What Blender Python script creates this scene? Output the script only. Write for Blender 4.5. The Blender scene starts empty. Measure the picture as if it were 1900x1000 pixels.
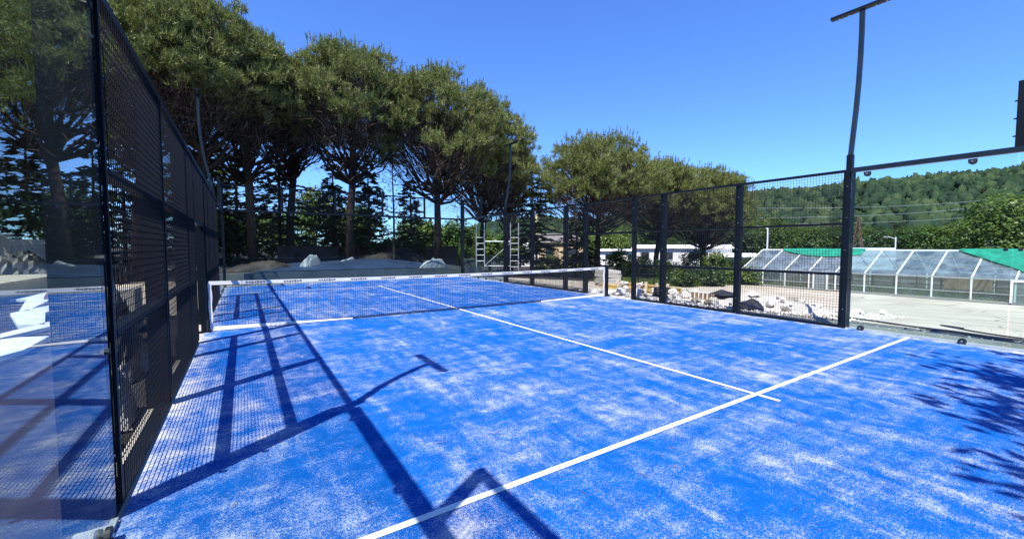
import bpy, math, random
import numpy as np
from mathutils import Vector, Matrix

SC = bpy.context.scene
C = SC.collection
R = math.radians
random.seed(7)
rng = np.random.default_rng(11)

# ------------------------------------------------------------------ camera
cam_d = bpy.data.cameras.new("camera")
cam = bpy.data.objects.new("camera", cam_d)
C.objects.link(cam)
cam.location = (-4.365, -9.093, 1.509)
cam.rotation_euler = (math.pi / 2 - 0.054, 0.0, -0.575)
cam_d.sensor_fit = 'HORIZONTAL'
cam_d.sensor_width = 36.0
cam_d.lens = 768.3 / 1900 * 36
cam_d.clip_start = 0.05
cam_d.clip_end = 6000
SC.camera = cam

# ------------------------------------------------------------------ sky and sun
SUN_EL, SUN_AZ = 58.8, 236.4
world = bpy.data.worlds.new("World")
SC.world = world
world.use_nodes = True
wt = world.node_tree
bg = wt.nodes['Background']
sky = wt.nodes.new('ShaderNodeTexSky')
sky.sky_type = 'NISHITA'
sky.sun_disc = False
sky.sun_elevation = R(SUN_EL)
sky.sun_rotation = R(SUN_AZ)
sky.air_density = 1.0
sky.dust_density = 0.2
sky.ozone_density = 3.0
tint = wt.nodes.new('ShaderNodeMix')
tint.data_type = 'RGBA'
tint.blend_type = 'MULTIPLY'
tint.inputs[0].default_value = 1.0
tint.inputs[7].default_value = (0.64, 1.0, 1.68, 1)
wt.links.new(sky.outputs[0], tint.inputs[6])
wt.links.new(tint.outputs[2], bg.inputs[0])
bg.inputs[1].default_value = 0.09

sun_d = bpy.data.lights.new("sun", 'SUN')
sun_d.energy = 5.0
sun_d.angle = R(0.5)
sun_d.color = (1.0, 0.955, 0.88)
sun = bpy.data.objects.new("sun", sun_d)
C.objects.link(sun)
sdir = Vector((-0.505, -0.335, 1.0)).normalized()
sun.rotation_euler = sdir.to_track_quat('Z', 'Y').to_euler()
sun.location = (-20, -14, 40)

SC.view_settings.view_transform = 'Standard'
SC.view_settings.look = 'None'
SC.view_settings.gamma = 1.0
SC.view_settings.use_curve_mapping = False
SC.view_settings.exposure = 0.88


# ------------------------------------------------------------------ materials
class NT:
    """small wrapper for building a node material"""
    def __init__(self, name):
        self.m = bpy.data.materials.new(name)
        self.m.use_nodes = True
        self.t = self.m.node_tree
        self.b = self.t.nodes['Principled BSDF']
        self.out = self.t.nodes['Material Output']

    def n(self, kind, **kw):
        nd = self.t.nodes.new(kind)
        for k, v in kw.items():
            if k.startswith('i_'):
                key = k[2:]
                nd.inputs[int(key) if key.isdigit() else key].default_value = v
            else:
                setattr(nd, k, v)
        return nd

    def l(self, a, b):
        self.t.links.new(a, b)

    def coords(self, scale=(1, 1, 1), rot=(0, 0, 0), kind='Object'):
        tc = self.n('ShaderNodeTexCoord')
        mp = self.n('ShaderNodeMapping')
        mp.inputs['Scale'].default_value = scale
        mp.inputs['Rotation'].default_value = rot
        self.l(tc.outputs[kind], mp.inputs['Vector'])
        return mp.outputs['Vector']

    def world(self, scale=(1, 1, 1), rot=(0, 0, 0)):
        g = self.n('ShaderNodeNewGeometry')
        mp = self.n('ShaderNodeMapping')
        mp.inputs['Scale'].default_value = scale
        mp.inputs['Rotation'].default_value = rot
        self.l(g.outputs['Position'], mp.inputs['Vector'])
        return mp.outputs['Vector']

    def noise(self, vec, scale, detail=4, rough=0.55, dist=0.0):
        nd = self.n('ShaderNodeTexNoise')
        nd.inputs['Scale'].default_value = scale
        nd.inputs['Detail'].default_value = detail
        nd.inputs['Roughness'].default_value = rough
        nd.inputs['Distortion'].default_value = dist
        self.l(vec, nd.inputs['Vector'])
        return nd.outputs['Fac']

    def ramp(self, fac, stops):
        nd = self.n('ShaderNodeValToRGB')
        el = nd.color_ramp.elements
        while len(el) < len(stops):
            el.new(0.5)
        for e, (p, c) in zip(el, stops):
            e.position = p
            e.color = (c, c, c, 1) if isinstance(c, (int, float)) else (*c, 1)
        self.l(fac, nd.inputs['Fac'])
        return nd.outputs['Color']

    def mix(self, fac, a, b, mode='MIX'):
        nd = self.n('ShaderNodeMix', data_type='RGBA', blend_type=mode)
        for s, v in ((0, fac), (6, a), (7, b)):
            if isinstance(v, (int, float)):
                nd.inputs[s].default_value = v if s == 0 else (v, v, v, 1)
            elif isinstance(v, tuple):
                nd.inputs[s].default_value = (*v, 1)
            else:
                self.l(v, nd.inputs[s])
        return nd.outputs[2]

    def math(self, op, a, b=0.0):
        nd = self.n('ShaderNodeMath', operation=op)
        for s, v in ((0, a), (1, b)):
            if isinstance(v, (int, float)):
                nd.inputs[s].default_value = v
            else:
                self.l(v, nd.inputs[s])
        return nd.outputs[0]

    def bump(self, h, strength=0.3, dist=0.01):
        nd = self.n('ShaderNodeBump')
        nd.inputs['Strength'].default_value = strength
        nd.inputs['Distance'].default_value = dist
        self.l(h, nd.inputs['Height'])
        self.l(nd.outputs['Normal'], self.b.inputs['Normal'])

    def color(self, v):
        if isinstance(v, tuple):
            self.b.inputs['Base Color'].default_value = (*v, 1)
        else:
            self.l(v, self.b.inputs['Base Color'])

    def rough(self, v, spec=None, metal=None):
        self.b.inputs['Roughness'].default_value = v
        if spec is not None:
            self.b.inputs['Specular IOR Level'].default_value = spec
        if metal is not None:
            self.b.inputs['Metallic'].default_value = metal


def simple(name, c, rough=0.6, var=0.25, scale=6.0, metal=0.0, bump=0.0, spec=0.5):
    a = NT(name)
    v = a.world()
    f = a.noise(v, scale, 5)
    lo = tuple(x * (1 - var) for x in c)
    hi = tuple(min(1, x * (1 + var)) for x in c)
    a.color(a.ramp(f, [(0.3, lo), (0.7, hi)]))
    a.rough(rough, spec, metal)
    if bump:
        a.bump(a.noise(v, scale * 6, 4), bump, 0.01)
    return a.m


def leafmat(name, dark, light, scale=0.8, trans=0.3):
    a = NT(name)
    g = a.n('ShaderNodeNewGeometry')
    v = a.world()
    f = a.noise(v, scale, 3)
    r = a.math('ADD', a.math('MULTIPLY', f, 0.9), a.math('MULTIPLY', g.outputs['Random Per Island'], 0.55))
    col = a.ramp(a.math('SUBTRACT', r, 0.22), [(0.12, dark), (0.85, light)])
    d = a.n('ShaderNodeBsdfDiffuse')
    t = a.n('ShaderNodeBsdfTranslucent')
    gl = a.n('ShaderNodeBsdfGlossy')
    gl.inputs['Roughness'].default_value = 0.45
    a.l(col, d.inputs['Color'])
    tc = a.mix(0.5, col, (0.16, 0.2, 0.02), 'MIX')
    a.l(tc, t.inputs['Color'])
    m1 = a.n('ShaderNodeMixShader')
    m1.inputs[0].default_value = trans
    a.l(d.outputs[0], m1.inputs[1])
    a.l(t.outputs[0], m1.inputs[2])
    m2 = a.n('ShaderNodeMixShader')
    m2.inputs[0].default_value = 0.025
    a.l(m1.outputs[0], m2.inputs[1])
    a.l(gl.outputs[0], m2.inputs[2])
    a.l(m2.outputs[0], a.out.inputs['Surface'])
    return a.m


def glassmat(name, tcol, f0=0.05, gain=0.95, dirt=0.0, dirtcol=(0.6, 0.62, 0.6), power=5.0):
    """architectural glass: clear straight through, mirror-like at grazing angles, on a pane of real thickness"""
    a = NT(name)
    lw = a.n('ShaderNodeLayerWeight')
    lw.inputs['Blend'].default_value = 0.5
    p = a.math('POWER', lw.outputs['Facing'], power)
    f = a.math('ADD', a.math('MULTIPLY', p, gain), f0)
    tr = a.n('ShaderNodeBsdfTransparent')
    tr.inputs['Color'].default_value = (*tcol, 1)
    gl = a.n('ShaderNodeBsdfGlossy')
    gl.inputs['Roughness'].default_value = 0.0
    gl.inputs['Color'].default_value = (0.95, 0.97, 1, 1)
    mx = a.n('ShaderNodeMixShader')
    a.l(f, mx.inputs[0])
    a.l(tr.outputs[0], mx.inputs[1])
    a.l(gl.outputs[0], mx.inputs[2])
    last = mx
    if dirt:
        di = a.n('ShaderNodeBsdfDiffuse')
        di.inputs['Color'].default_value = (*dirtcol, 1)
        m2 = a.n('ShaderNodeMixShader')
        nz = a.noise(a.world(scale=(1, 1, 0.4)), 1.7, 6, 0.6, 0.4)
        a.l(a.math('MULTIPLY', a.ramp(nz, [(0.4, 0.25), (0.75, 1.0)]), dirt), m2.inputs[0])
        a.l(last.outputs[0], m2.inputs[1])
        a.l(di.outputs[0], m2.inputs[2])
        last = m2
    a.l(last.outputs[0], a.out.inputs['Surface'])
    return a.m


def turf_material():
    a = NT("blue_sanded_turf")
    v = a.world()
    big = a.noise(v, 0.6, 5, 0.6, 0.5)
    st1 = a.noise(a.world(scale=(1.0, 0.26, 1), rot=(0, 0, R(24))), 3.0, 7, 0.66, 0.9)
    st2 = a.noise(a.world(scale=(0.28, 1.5, 1), rot=(0, 0, R(-12))), 2.3, 7, 0.66, 0.8)
    mid = a.noise(v, 6.5, 6, 0.7, 0.4)
    fine = a.noise(v, 48.0, 3, 0.8)
    grain = a.noise(v, 125.0, 2, 0.8)
    s = a.math('ADD', a.math('MULTIPLY', big, 0.8), a.math('MULTIPLY', st1, 1.05))
    s = a.math('ADD', s, a.math('MULTIPLY', st2, 0.75))
    s = a.math('ADD', s, a.math('MULTIPLY', mid, 0.85))
    # sand swept up along both side fences
    sep = a.n('ShaderNodeSeparateXYZ')
    a.l(a.world(), sep.inputs[0])
    edge = a.n('ShaderNodeMapRange')
    edge.inputs['From Min'].default_value = 4.72
    edge.inputs['From Max'].default_value = 4.98
    a.l(a.math('ABSOLUTE', sep.outputs['X']), edge.inputs['Value'])
    s = a.math('ADD', s, a.math('MULTIPLY', a.math('MULTIPLY', edge.outputs[0], mid), 0.62))
    s = a.math('ADD', s, a.math('MULTIPLY', a.math('SUBTRACT', fine, 0.5), 1.05))
    s = a.math('ADD', s, a.math('MULTIPLY', a.math('SUBTRACT', grain, 0.5), 1.7))
    nd = a.n('ShaderNodeMapRange')
    nd.inputs['From Min'].default_value = 1.73
    nd.inputs['From Max'].default_value = 2.36
    a.l(s, nd.inputs['Value'])
    fac = a.math('POWER', nd.outputs[0], 1.15)
    blue = a.ramp(mid, [(0.3, (0.002, 0.075, 0.31)), (0.7, (0.004, 0.105, 0.41))])
    col = a.mix(fac, blue, (0.60, 0.585, 0.53))
    a.color(col)
    a.rough(0.9, 0.05)
    a.bump(a.math('ADD', fine, a.math('MULTIPLY', grain, 1.4)), 0.55, 0.006)
    return a.m


def concrete(name, lo, hi, scale=0.8, stain=(0.25, 0.22, 0.18), stain_amt=0.4, bump=0.25, cracks=False):
    a = NT(name)
    v = a.world()
    f = a.noise(v, scale, 7, 0.6, 0.3)
    g = a.noise(v, 26, 4, 0.7)
    base = a.ramp(a.math('ADD', a.math('MULTIPLY', f, 0.75), a.math('MULTIPLY', g, 0.25)), [(0.3, lo), (0.68, hi)])
    sf = a.ramp(a.noise(v, scale * 0.55, 6, 0.65, 0.7), [(0.54, 0.0), (0.72, stain_amt)])
    col = a.mix(sf, base, stain)
    if cracks:
        wv = a.n('ShaderNodeMix', data_type='VECTOR')
        wv.inputs[0].default_value = 0.12
        nz = a.n('ShaderNodeTexNoise')
        nz.inputs['Scale'].default_value = 1.1
        nz.inputs['Detail'].default_value = 5
        a.l(v, nz.inputs['Vector'])
        a.l(v, wv.inputs[4])
        a.l(nz.outputs['Color'], wv.inputs[5])
        vo = a.n('ShaderNodeTexVoronoi', feature='DISTANCE_TO_EDGE')
        vo.inputs['Scale'].default_value = 0.42
        a.l(wv.outputs[1], vo.inputs['Vector'])
        ck = a.ramp(vo.outputs['Distance'], [(0.004, 0.65), (0.016, 0.0)])
        col = a.mix(ck, col, (0.12, 0.11, 0.09))
        wet = a.ramp(a.noise(a.world(scale=(1, 0.25, 1)), 0.5, 5, 0.6, 0.5), [(0.56, 0.0), (0.70, 0.45)])
        col = a.mix(wet, col, (0.30, 0.275, 0.23))
    a.color(col)
    a.rough(0.9, 0.2)
    a.bump(a.math('ADD', g, f), bump, 0.02)
    return a.m


M = {}
M['turf'] = turf_material()
def linemat():
    a = NT('worn_white_line')
    v = a.world()
    w = a.ramp(a.noise(v, 7.0, 6, 0.7, 0.4), [(0.46, 0.0), (0.75, 0.42)])
    g = a.ramp(a.noise(v, 130.0, 2, 0.8), [(0.52, 0.0), (0.75, 0.35)])
    col = a.mix(w, (0.74, 0.73, 0.70), (0.36, 0.44, 0.58))
    a.color(a.mix(g, col, (0.50, 0.49, 0.44)))
    a.rough(0.9, 0.1)
    return a.m


M['line'] = linemat()
M['steel'] = simple('dark_blue_black_powder_coat', (0.004, 0.007, 0.011), 0.45, 0.2, 3, spec=0.22)
M['wire'] = simple('black_coated_wire', (0.009, 0.010, 0.013), 0.45, 0.1, 3, spec=0.4)
M['pole'] = simple('blue_grey_powder_coat', (0.009, 0.017, 0.026), 0.40, 0.2, 3, spec=0.35)
M['bolt'] = simple('zinc_bolt', (0.6, 0.6, 0.62), 0.3, 0.1, 20, metal=0.9)
M['rubber'] = simple('black_rubber', (0.012, 0.012, 0.013), 0.55, 0.2, 10)
M['glass'] = glassmat('clear_court_glass', (0.90, 0.965, 0.95), 0.020, 0.95, dirt=0.005, power=4.2)
M['ghglass'] = glassmat('greenhouse_glazing', (0.86, 0.92, 0.93), 0.07, 0.7, dirt=0.24, dirtcol=(0.50, 0.57, 0.60), power=4)
M['ghwall'] = glassmat('greenhouse_side_glazing', (0.9, 0.95, 0.95), 0.05, 0.7, dirt=0.06, dirtcol=(0.62, 0.68, 0.70), power=4)
M['tape'] = simple('white_net_tape', (0.80, 0.80, 0.78), 0.7, 0.08, 8)
M['net'] = simple('black_net_cord', (0.012, 0.013, 0.016), 0.7, 0.1, 8)
M['print'] = simple('black_print', (0.09, 0.09, 0.10), 0.6, 0.1, 8)
M['kerb'] = concrete('court_kerb_concrete', (0.30, 0.28, 0.24), (0.46, 0.44, 0.38), 1.5, (0.3, 0.27, 0.22), 0.35)
M['yard'] = concrete('pale_yard_concrete', (0.35, 0.305, 0.235), (0.50, 0.45, 0.36), 0.45, (0.27, 0.235, 0.18), 0.65, 0.15, True)
M['rough'] = concrete('rough_grey_concrete', (0.15, 0.138, 0.115), (0.30, 0.28, 0.235), 1.3, (0.16, 0.14, 0.12), 0.6, 0.6)
M['darkc'] = concrete('dark_grey_concrete', (0.05, 0.06, 0.062), (0.11, 0.125, 0.125), 1.1, (0.04, 0.045, 0.045), 0.5, 0.3)  # dark grey concrete of the low wall behind the far glass
M['wallc'] = concrete('block_wall_concrete', (0.27, 0.26, 0.23), (0.40, 0.385, 0.34), 0.9, (0.24, 0.21, 0.17), 0.5, 0.3)
M['darkwall'] = concrete('dark_brick_wall', (0.075, 0.042, 0.034), (0.13, 0.075, 0.06), 2.0, (0.05, 0.04, 0.04), 0.5, 0.3)
M['soil'] = simple('dark_garden_soil', (0.036, 0.031, 0.028), 0.95, 0.6, 1.3, bump=0.7, spec=0.1)  # base colour darkened to carry the tree shade behind the court
M['bark'] = simple('pine_bark', (0.036, 0.027, 0.022), 0.95, 0.55, 7, bump=0.9, spec=0.1)
M['bark_red'] = simple('reddish_pine_bark', (0.085, 0.048, 0.034), 0.95, 0.5, 7, bump=0.9, spec=0.1)
M['bark_dark'] = simple('dark_bark', (0.034, 0.027, 0.022), 0.95, 0.5, 7, bump=0.8, spec=0.1)
M['twig'] = simple('dead_twig', (0.115, 0.088, 0.068), 0.95, 0.6, 2.5, spec=0.1)
M['needle'] = leafmat('pine_needles', (0.028, 0.046, 0.012), (0.290, 0.325, 0.100), 1.5, 0.28)
M['cedar'] = leafmat('cedar_foliage', (0.013, 0.028, 0.012), (0.085, 0.115, 0.040), 1.2, 0.28)
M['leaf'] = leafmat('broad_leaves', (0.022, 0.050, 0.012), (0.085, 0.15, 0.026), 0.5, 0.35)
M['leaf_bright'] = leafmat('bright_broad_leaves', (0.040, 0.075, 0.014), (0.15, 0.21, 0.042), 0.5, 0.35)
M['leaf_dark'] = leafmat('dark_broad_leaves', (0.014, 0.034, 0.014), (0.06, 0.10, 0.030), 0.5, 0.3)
M['tarp'] = simple('black_plastic_sheet', (0.014, 0.015, 0.017), 0.5, 0.3, 3, bump=0.2)
M['bluetarp'] = simple('blue_grey_sheet', (0.010, 0.024, 0.055), 0.5, 0.4, 1.2, bump=0.3)
M['whiteplastic'] = simple('white_plastic', (0.76, 0.76, 0.74), 0.5, 0.12, 3, bump=0.2)
M['shadedplastic'] = simple('shaded_white_plastic', (0.19, 0.21, 0.23), 0.55, 0.3, 3, bump=0.3)  # white plastic greyed in its colour for the shade behind the far glass
M['sack'] = simple('grey_woven_sack', (0.20, 0.20, 0.195), 0.85, 0.3, 9, bump=0.5)
M['stone'] = concrete('pale_broken_stone', (0.50, 0.49, 0.46), (0.72, 0.70, 0.66), 3.0, (0.36, 0.33, 0.28), 0.4, 0.4)
M['dull'] = concrete('dusty_broken_stone', (0.22, 0.20, 0.17), (0.42, 0.39, 0.33), 3.0, (0.2, 0.17, 0.13), 0.5, 0.5)
M['mound'] = concrete('sandy_rubble_soil', (0.33, 0.315, 0.28), (0.54, 0.52, 0.48), 2.2, (0.2, 0.17, 0.13), 0.5, 0.8)
M['timber'] = simple('yellow_formwork_timber', (0.44, 0.31, 0.10), 0.7, 0.25, 5, bump=0.2)
M['stake'] = simple('pale_timber', (0.56, 0.47, 0.34), 0.8, 0.3, 6, bump=0.3)
M['brownwood'] = simple('brown_boards', (0.24, 0.145, 0.07), 0.75, 0.35, 4, bump=0.2)
M['white'] = simple('white_painted_metal', (0.80, 0.80, 0.79), 0.45, 0.08, 4)
M['galv'] = simple('galvanised_steel', (0.42, 0.44, 0.45), 0.42, 0.2, 6, metal=0.4)
M['red'] = simple('red_plastic', (0.42, 0.06, 0.045), 0.5, 0.2, 4)
M['house'] = simple('white_house_render', (0.76, 0.74, 0.70), 0.85, 0.1, 1.5)
M['tan'] = simple('tan_house_render', (0.60, 0.45, 0.26), 0.85, 0.15, 1.5)
M['rooftile'] = simple('grey_roof_sheet', (0.20, 0.18, 0.17), 0.85, 0.3, 2)
M['rust'] = simple('red_oxide_steel', (0.11, 0.055, 0.04), 0.8, 0.3, 4)
M['window'] = simple('dark_window_glass', (0.03, 0.04, 0.05), 0.12, 0.2, 2)
M['cable'] = simple('black_cable', (0.015, 0.015, 0.015), 0.6, 0.2, 5)
M['hose'] = simple('pale_hose', (0.55, 0.56, 0.55), 0.5, 0.15, 5)
M['grass'] = simple('dry_grass', (0.11, 0.13, 0.04), 0.95, 0.5, 3, bump=0.6, spec=0.1)


def netmat():
    a = NT('green_shade_netting')
    v = a.world()
    f = a.noise(v, 2.2, 5, 0.6, 0.6)
    a.color(a.ramp(f, [(0.3, (0.010, 0.15, 0.10)), (0.7, (0.022, 0.28, 0.19))]))
    a.rough(0.8, 0.2)
    a.bump(f, 0.6, 0.05)
    return a.m


M['shadenet'] = netmat()


def forestmat():
    a = NT('hillside_forest')
    g = a.n('ShaderNodeNewGeometry')
    v = a.world()
    patch = a.noise(v, 0.012, 4, 0.6)
    fine = a.noise(v, 0.55, 4, 0.7)
    r = a.math('ADD', a.math('MULTIPLY', patch, 0.8), a.math('MULTIPLY', g.outputs['Random Per Island'], 0.42))
    r = a.math('ADD', r, a.math('MULTIPLY', fine, 0.30))
    a.color(a.ramp(a.math('SUBTRACT', r, 0.25), [(0.2, (0.014, 0.030, 0.019)), (0.5, (0.030, 0.052, 0.026)), (0.8, (0.072, 0.095, 0.038))]))
    a.rough(0.95, 0.1)
    a.bump(fine, 1.0, 0.8)
    return a.m


M['forest'] = forestmat()


# ------------------------------------------------------------------ mesh helpers
class MB:
    def __init__(self):
        self.v = []
        self.f = []

    def add(self, vs, fs):
        o = len(self.v)
        self.v += [tuple(p) for p in vs]
        self.f += [tuple(o + i for i in q) for q in fs]
        return self

    def box(self, a, b):
        x0, y0, z0 = a
        x1, y1, z1 = b
        vs = [(x, y, z) for z in (z0, z1) for x, y in ((x0, y0), (x1, y0), (x1, y1), (x0, y1))]
        return self.add(vs, [(3, 2, 1, 0), (4, 5, 6, 7), (0, 1, 5, 4), (1, 2, 6, 5), (2, 3, 7, 6), (3, 0, 4, 7)])

    def bar(self, p, q, w, h=None, up=(0, 0, 1)):
        h = h or w
        p, q = Vector(p), Vector(q)
        d = (q - p).normalized()
        u = Vector(up)
        if abs(d.dot(u)) > 0.98:
            u = Vector((1, 0, 0))
        s = d.cross(u).normalized()
        u = s.cross(d)
        vs = []
        for c in (p, q):
            for a, b in ((-1, -1), (1, -1), (1, 1), (-1, 1)):
                vs.append(c + s * (a * w / 2) + u * (b * h / 2))
        return self.add(vs, [(0, 1, 2, 3), (7, 6, 5, 4), (0, 4, 5, 1), (1, 5, 6, 2), (2, 6, 7, 3), (3, 7, 4, 0)])

    def tube(self, pts, rad, n=6, cap=True):
        pts = [Vector(p) for p in pts]
        if isinstance(rad, (int, float)):
            rad = [rad] * len(pts)
        vs, fs = [], []
        prev = None
        for i, p in enumerate(pts):
            d = (pts[min(i + 1, len(pts) - 1)] - pts[max(i - 1, 0)]).normalized()
            if prev is None:
                u = Vector((0, 0, 1)) if abs(d.z) < 0.9 else Vector((1, 0, 0))
            else:
                u = prev
            s = d.cross(u).normalized()
            u = s.cross(d).normalized()
            prev = u
            for k in range(n):
                a = 2 * math.pi * k / n
                vs.append(p + (s * math.cos(a) + u * math.sin(a)) * rad[i])
        for i in range(len(pts) - 1):
            for k in range(n):
                a, b = i * n + k, i * n + (k + 1) % n
                fs.append((a, b, b + n, a + n))
        if cap:
            fs.append(tuple(range(n))[::-1])
            fs.append(tuple(len(vs) - n + k for k in range(n)))
        return self.add(vs, fs)

    def prism(self, poly, z0, z1):
        n = len(poly)
        vs = [(x, y, z0) for x, y in poly] + [(x, y, z1) for x, y in poly]
        fs = [tuple(range(n))[::-1], tuple(range(n, 2 * n))]
        fs += [(i, (i + 1) % n, n + (i + 1) % n, n + i) for i in range(n)]
        return self.add(vs, fs)

    def build(self, name, mat, parent=None, smooth=False, loc=None):
        me = bpy.data.meshes.new(name)
        me.from_pydata(self.v, [], self.f)
        if smooth:
            me.polygons.foreach_set('use_smooth', [True] * len(me.polygons))
        me.update()
        return link(name, me, mat, parent, loc)


def link(name, me, mat, parent=None, loc=None):
    if mat is not None and not me.materials:
        me.materials.append(mat)
    o = bpy.data.objects.new(name, me)
    C.objects.link(o)
    if parent is not None:
        o.parent = parent
    if loc is not None:
        o.location = loc
    return o


def fast_mesh(name, verts, k):
    """mesh of separate k-gons, verts (N*k,3)"""
    verts = np.ascontiguousarray(verts, dtype=np.float32)
    nv = len(verts)
    nf = nv // k
    me = bpy.data.meshes.new(name)
    me.vertices.add(nv)
    me.vertices.foreach_set('co', verts.ravel())
    me.loops.add(nv)
    me.loops.foreach_set('vertex_index', np.arange(nv, dtype=np.int32))
    me.polygons.add(nf)
    me.polygons.foreach_set('loop_start', np.arange(0, nv, k, dtype=np.int32))
    me.update(calc_edges=True)
    return me


def tri_mesh(name, verts, faces):
    me = bpy.data.meshes.new(name)
    verts = np.ascontiguousarray(verts, dtype=np.float32)
    faces = np.ascontiguousarray(faces, dtype=np.int32)
    me.vertices.add(len(verts))
    me.vertices.foreach_set('co', verts.ravel())
    me.loops.add(faces.size)
    me.loops.foreach_set('vertex_index', faces.ravel())
    me.polygons.add(len(faces))
    me.polygons.foreach_set('loop_start', np.arange(0, faces.size, 3, dtype=np.int32))
    me.update(calc_edges=True)
    return me


def empty(name, loc=(0, 0, 0), rz=0.0):
    o = bpy.data.objects.new(name, None)
    C.objects.link(o)
    o.location = loc
    o.rotation_euler = (0, 0, rz)
    o.empty_display_size = 0.3
    return o


def tag(o, label=None, cat=None, group=None, kind=None):
    if label:
        o['label'] = label
    if cat:
        o['category'] = cat
    if group:
        o['group'] = group
    if kind:
        o['kind'] = kind
    return o


def thing(name, label, cat, loc=(0, 0, 0), rz=0.0, group=None):
    return tag(empty(name, loc, rz), label, cat, group)


def copy_tree(o, parent=None):
    c = o.copy()
    C.objects.link(c)
    if parent is not None:
        c.parent = parent
    for ch in list(o.children):
        copy_tree(ch, c)
    return c


def gz(x, y):
    """height of the ground outside the court"""
    t = min(1.0, max(0.0, (x - 6.6) / 14.0))
    low = -0.10 - 1.10 * t
    if y > 10.6:
        w = min(1.0, max(0.0, (9.5 - x) / 3.5)) * min(1.0, max(0.0, (x + 5.7) / 0.2)) * 1.0
        hi = 0.40 + min(0.25, 0.02 * (y - 10.6))
        return low * (1 - w) + hi * w
    return low


# ------------------------------------------------------------------ the setting
def ground():
    xs = [-3000, -900, -300, -120, -60, -40, -30, -24] + sorted([-20 + i for i in range(0, 61)] + [-5.7, -5.5]) + [45, 55, 70, 100, 160, 300, 900, 3000]
    ys = [-3000, -900, -300, -100, -50, -30, -20] + [-16 + i for i in range(0, 26)] + [10.59, 10.61] + [11 + i for i in range(0, 30)] + [45, 55, 70, 100, 160, 300, 900, 3000]
    m = MB()
    vs = [(x, y, gz(x, y) - 0.012 - (0.004 if -14 < x < 30 and -16 < y < 12 else 0)) for y in ys for x in xs]
    nx = len(xs)
    fs = [(j * nx + i, j * nx + i + 1, (j + 1) * nx + i + 1, (j + 1) * nx + i) for j in range(len(ys) - 1) for i in range(nx - 1)]
    m.add(vs, fs)
    tag(m.build('ground', M['soil']), kind='structure')


def sheet(name, x0, x1, y0, y1, mat, dz, nx=12, ny=12, wob=0.0):
    m = MB()
    vs = []
    for j in range(ny + 1):
        for i in range(nx + 1):
            x = x0 + (x1 - x0) * i / nx
            y = y0 + (y1 - y0) * j / ny
            if wob and i in (0, nx):
                x += random.uniform(-wob, wob)
            vs.append((x, y, gz(x, y) + dz))
    fs = [(j * (nx + 1) + i, j * (nx + 1) + i + 1, (j + 1) * (nx + 1) + i + 1, (j + 1) * (nx + 1) + i) for j in range(ny) for i in range(nx)]
    m.add(vs, fs)
    return tag(m.build(name, mat), kind='structure')


ground()
# concrete slab the court stands on, with a narrow kerb showing round the turf
slab = MB().box((-5.16, -10.4, -0.6), (5.34, 10.55, -0.006)).build('court_slab', M['kerb'])
tag(slab, kind='structure')
turf = MB()
turf.v = []
nx, ny = 20, 40
vs = [(-4.982 + 9.964 * i / nx, -9.98 + 19.96 * j / ny, 0.0) for j in range(ny + 1) for i in range(nx + 1)]
fs = [(j * (nx + 1) + i, j * (nx + 1) + i + 1, (j + 1) * (nx + 1) + i + 1, (j + 1) * (nx + 1) + i) for j in range(ny) for i in range(nx)]
turf.add(vs, fs)
tag(turf.build('playing_surface', M['turf']), kind='structure')
for a, b in (((-4.93, -6.975, 0.0042), (4.93, -6.925, 0.0042)), ((-4.93, 6.925, 0.0042), (4.93, 6.975, 0.0042))):
    m = MB().add([(a[0], a[1], 0.0042), (b[0], a[1], 0.0042), (b[0], b[1], 0.0042), (a[0], b[1], 0.0042)], [(0, 1, 2, 3)])
    tag(m.build('court_line', M['line']), kind='structure')
m = MB().add([(-0.025, -7.18, 0.0082), (0.025, -7.18, 0.0082), (0.025, 7.18, 0.0082), (-0.025, 7.18, 0.0082)], [(0, 1, 2, 3)])
tag(m.build('court_line', M['line']), kind='structure')

sheet('rough_strip', 5.345, 7.1, -16, 10.5, M['rough'], 0.004, 4, 20, 0.0)
sheet('concrete_yard', 6.7, 25.6, -16, 10.5, M['yard'], 0.016, 14, 24, 0.06)


# ------------------------------------------------------------------ court cage
H1, H2 = 2.90, 3.87


def wire_mesh(y0, y1, z0, z1, x, pitch=0.05, d=0.0042):
    """welded wire in the plane x, verticals to the inside, horizontals behind"""
    m = MB()
    n = max(1, round((y1 - y0) / pitch))
    for i in range(1, n):
        y = y0 + (y1 - y0) * i / n
        m.add([(x - d / 2, y - d / 2, z0), (x + d / 2, y - d / 2, z0), (x + d / 2, y + d / 2, z0), (x - d / 2, y + d / 2, z0),
               (x - d / 2, y - d / 2, z1), (x + d / 2, y - d / 2, z1), (x + d / 2, y + d / 2, z1), (x - d / 2, y + d / 2, z1)],
              [(0, 1, 5, 4), (1, 2, 6, 5), (2, 3, 7, 6), (3, 0, 4, 7)])
    n = max(1, round((z1 - z0) / pitch))
    x2 = x + d
    for i in range(1, n):
        z = z0 + (z1 - z0) * i / n
        m.add([(x2 - d / 2, y0, z - d / 2), (x2 + d / 2, y0, z - d / 2), (x2 + d / 2, y0, z + d / 2), (x2 - d / 2, y0, z + d / 2),
               (x2 - d / 2, y1, z - d / 2), (x2 + d / 2, y1, z - d / 2), (x2 + d / 2, y1, z + d / 2), (x2 - d / 2, y1, z + d / 2)],
              [(0, 1, 5, 4), (1, 2, 6, 5), (2, 3, 7, 6), (3, 0, 4, 7)])
    return m


def clip(m, x, y, z):
    m.box((x - 0.012, y - 0.012, z - 0.012), (x + 0.012, y + 0.012, z + 0.012))


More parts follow.
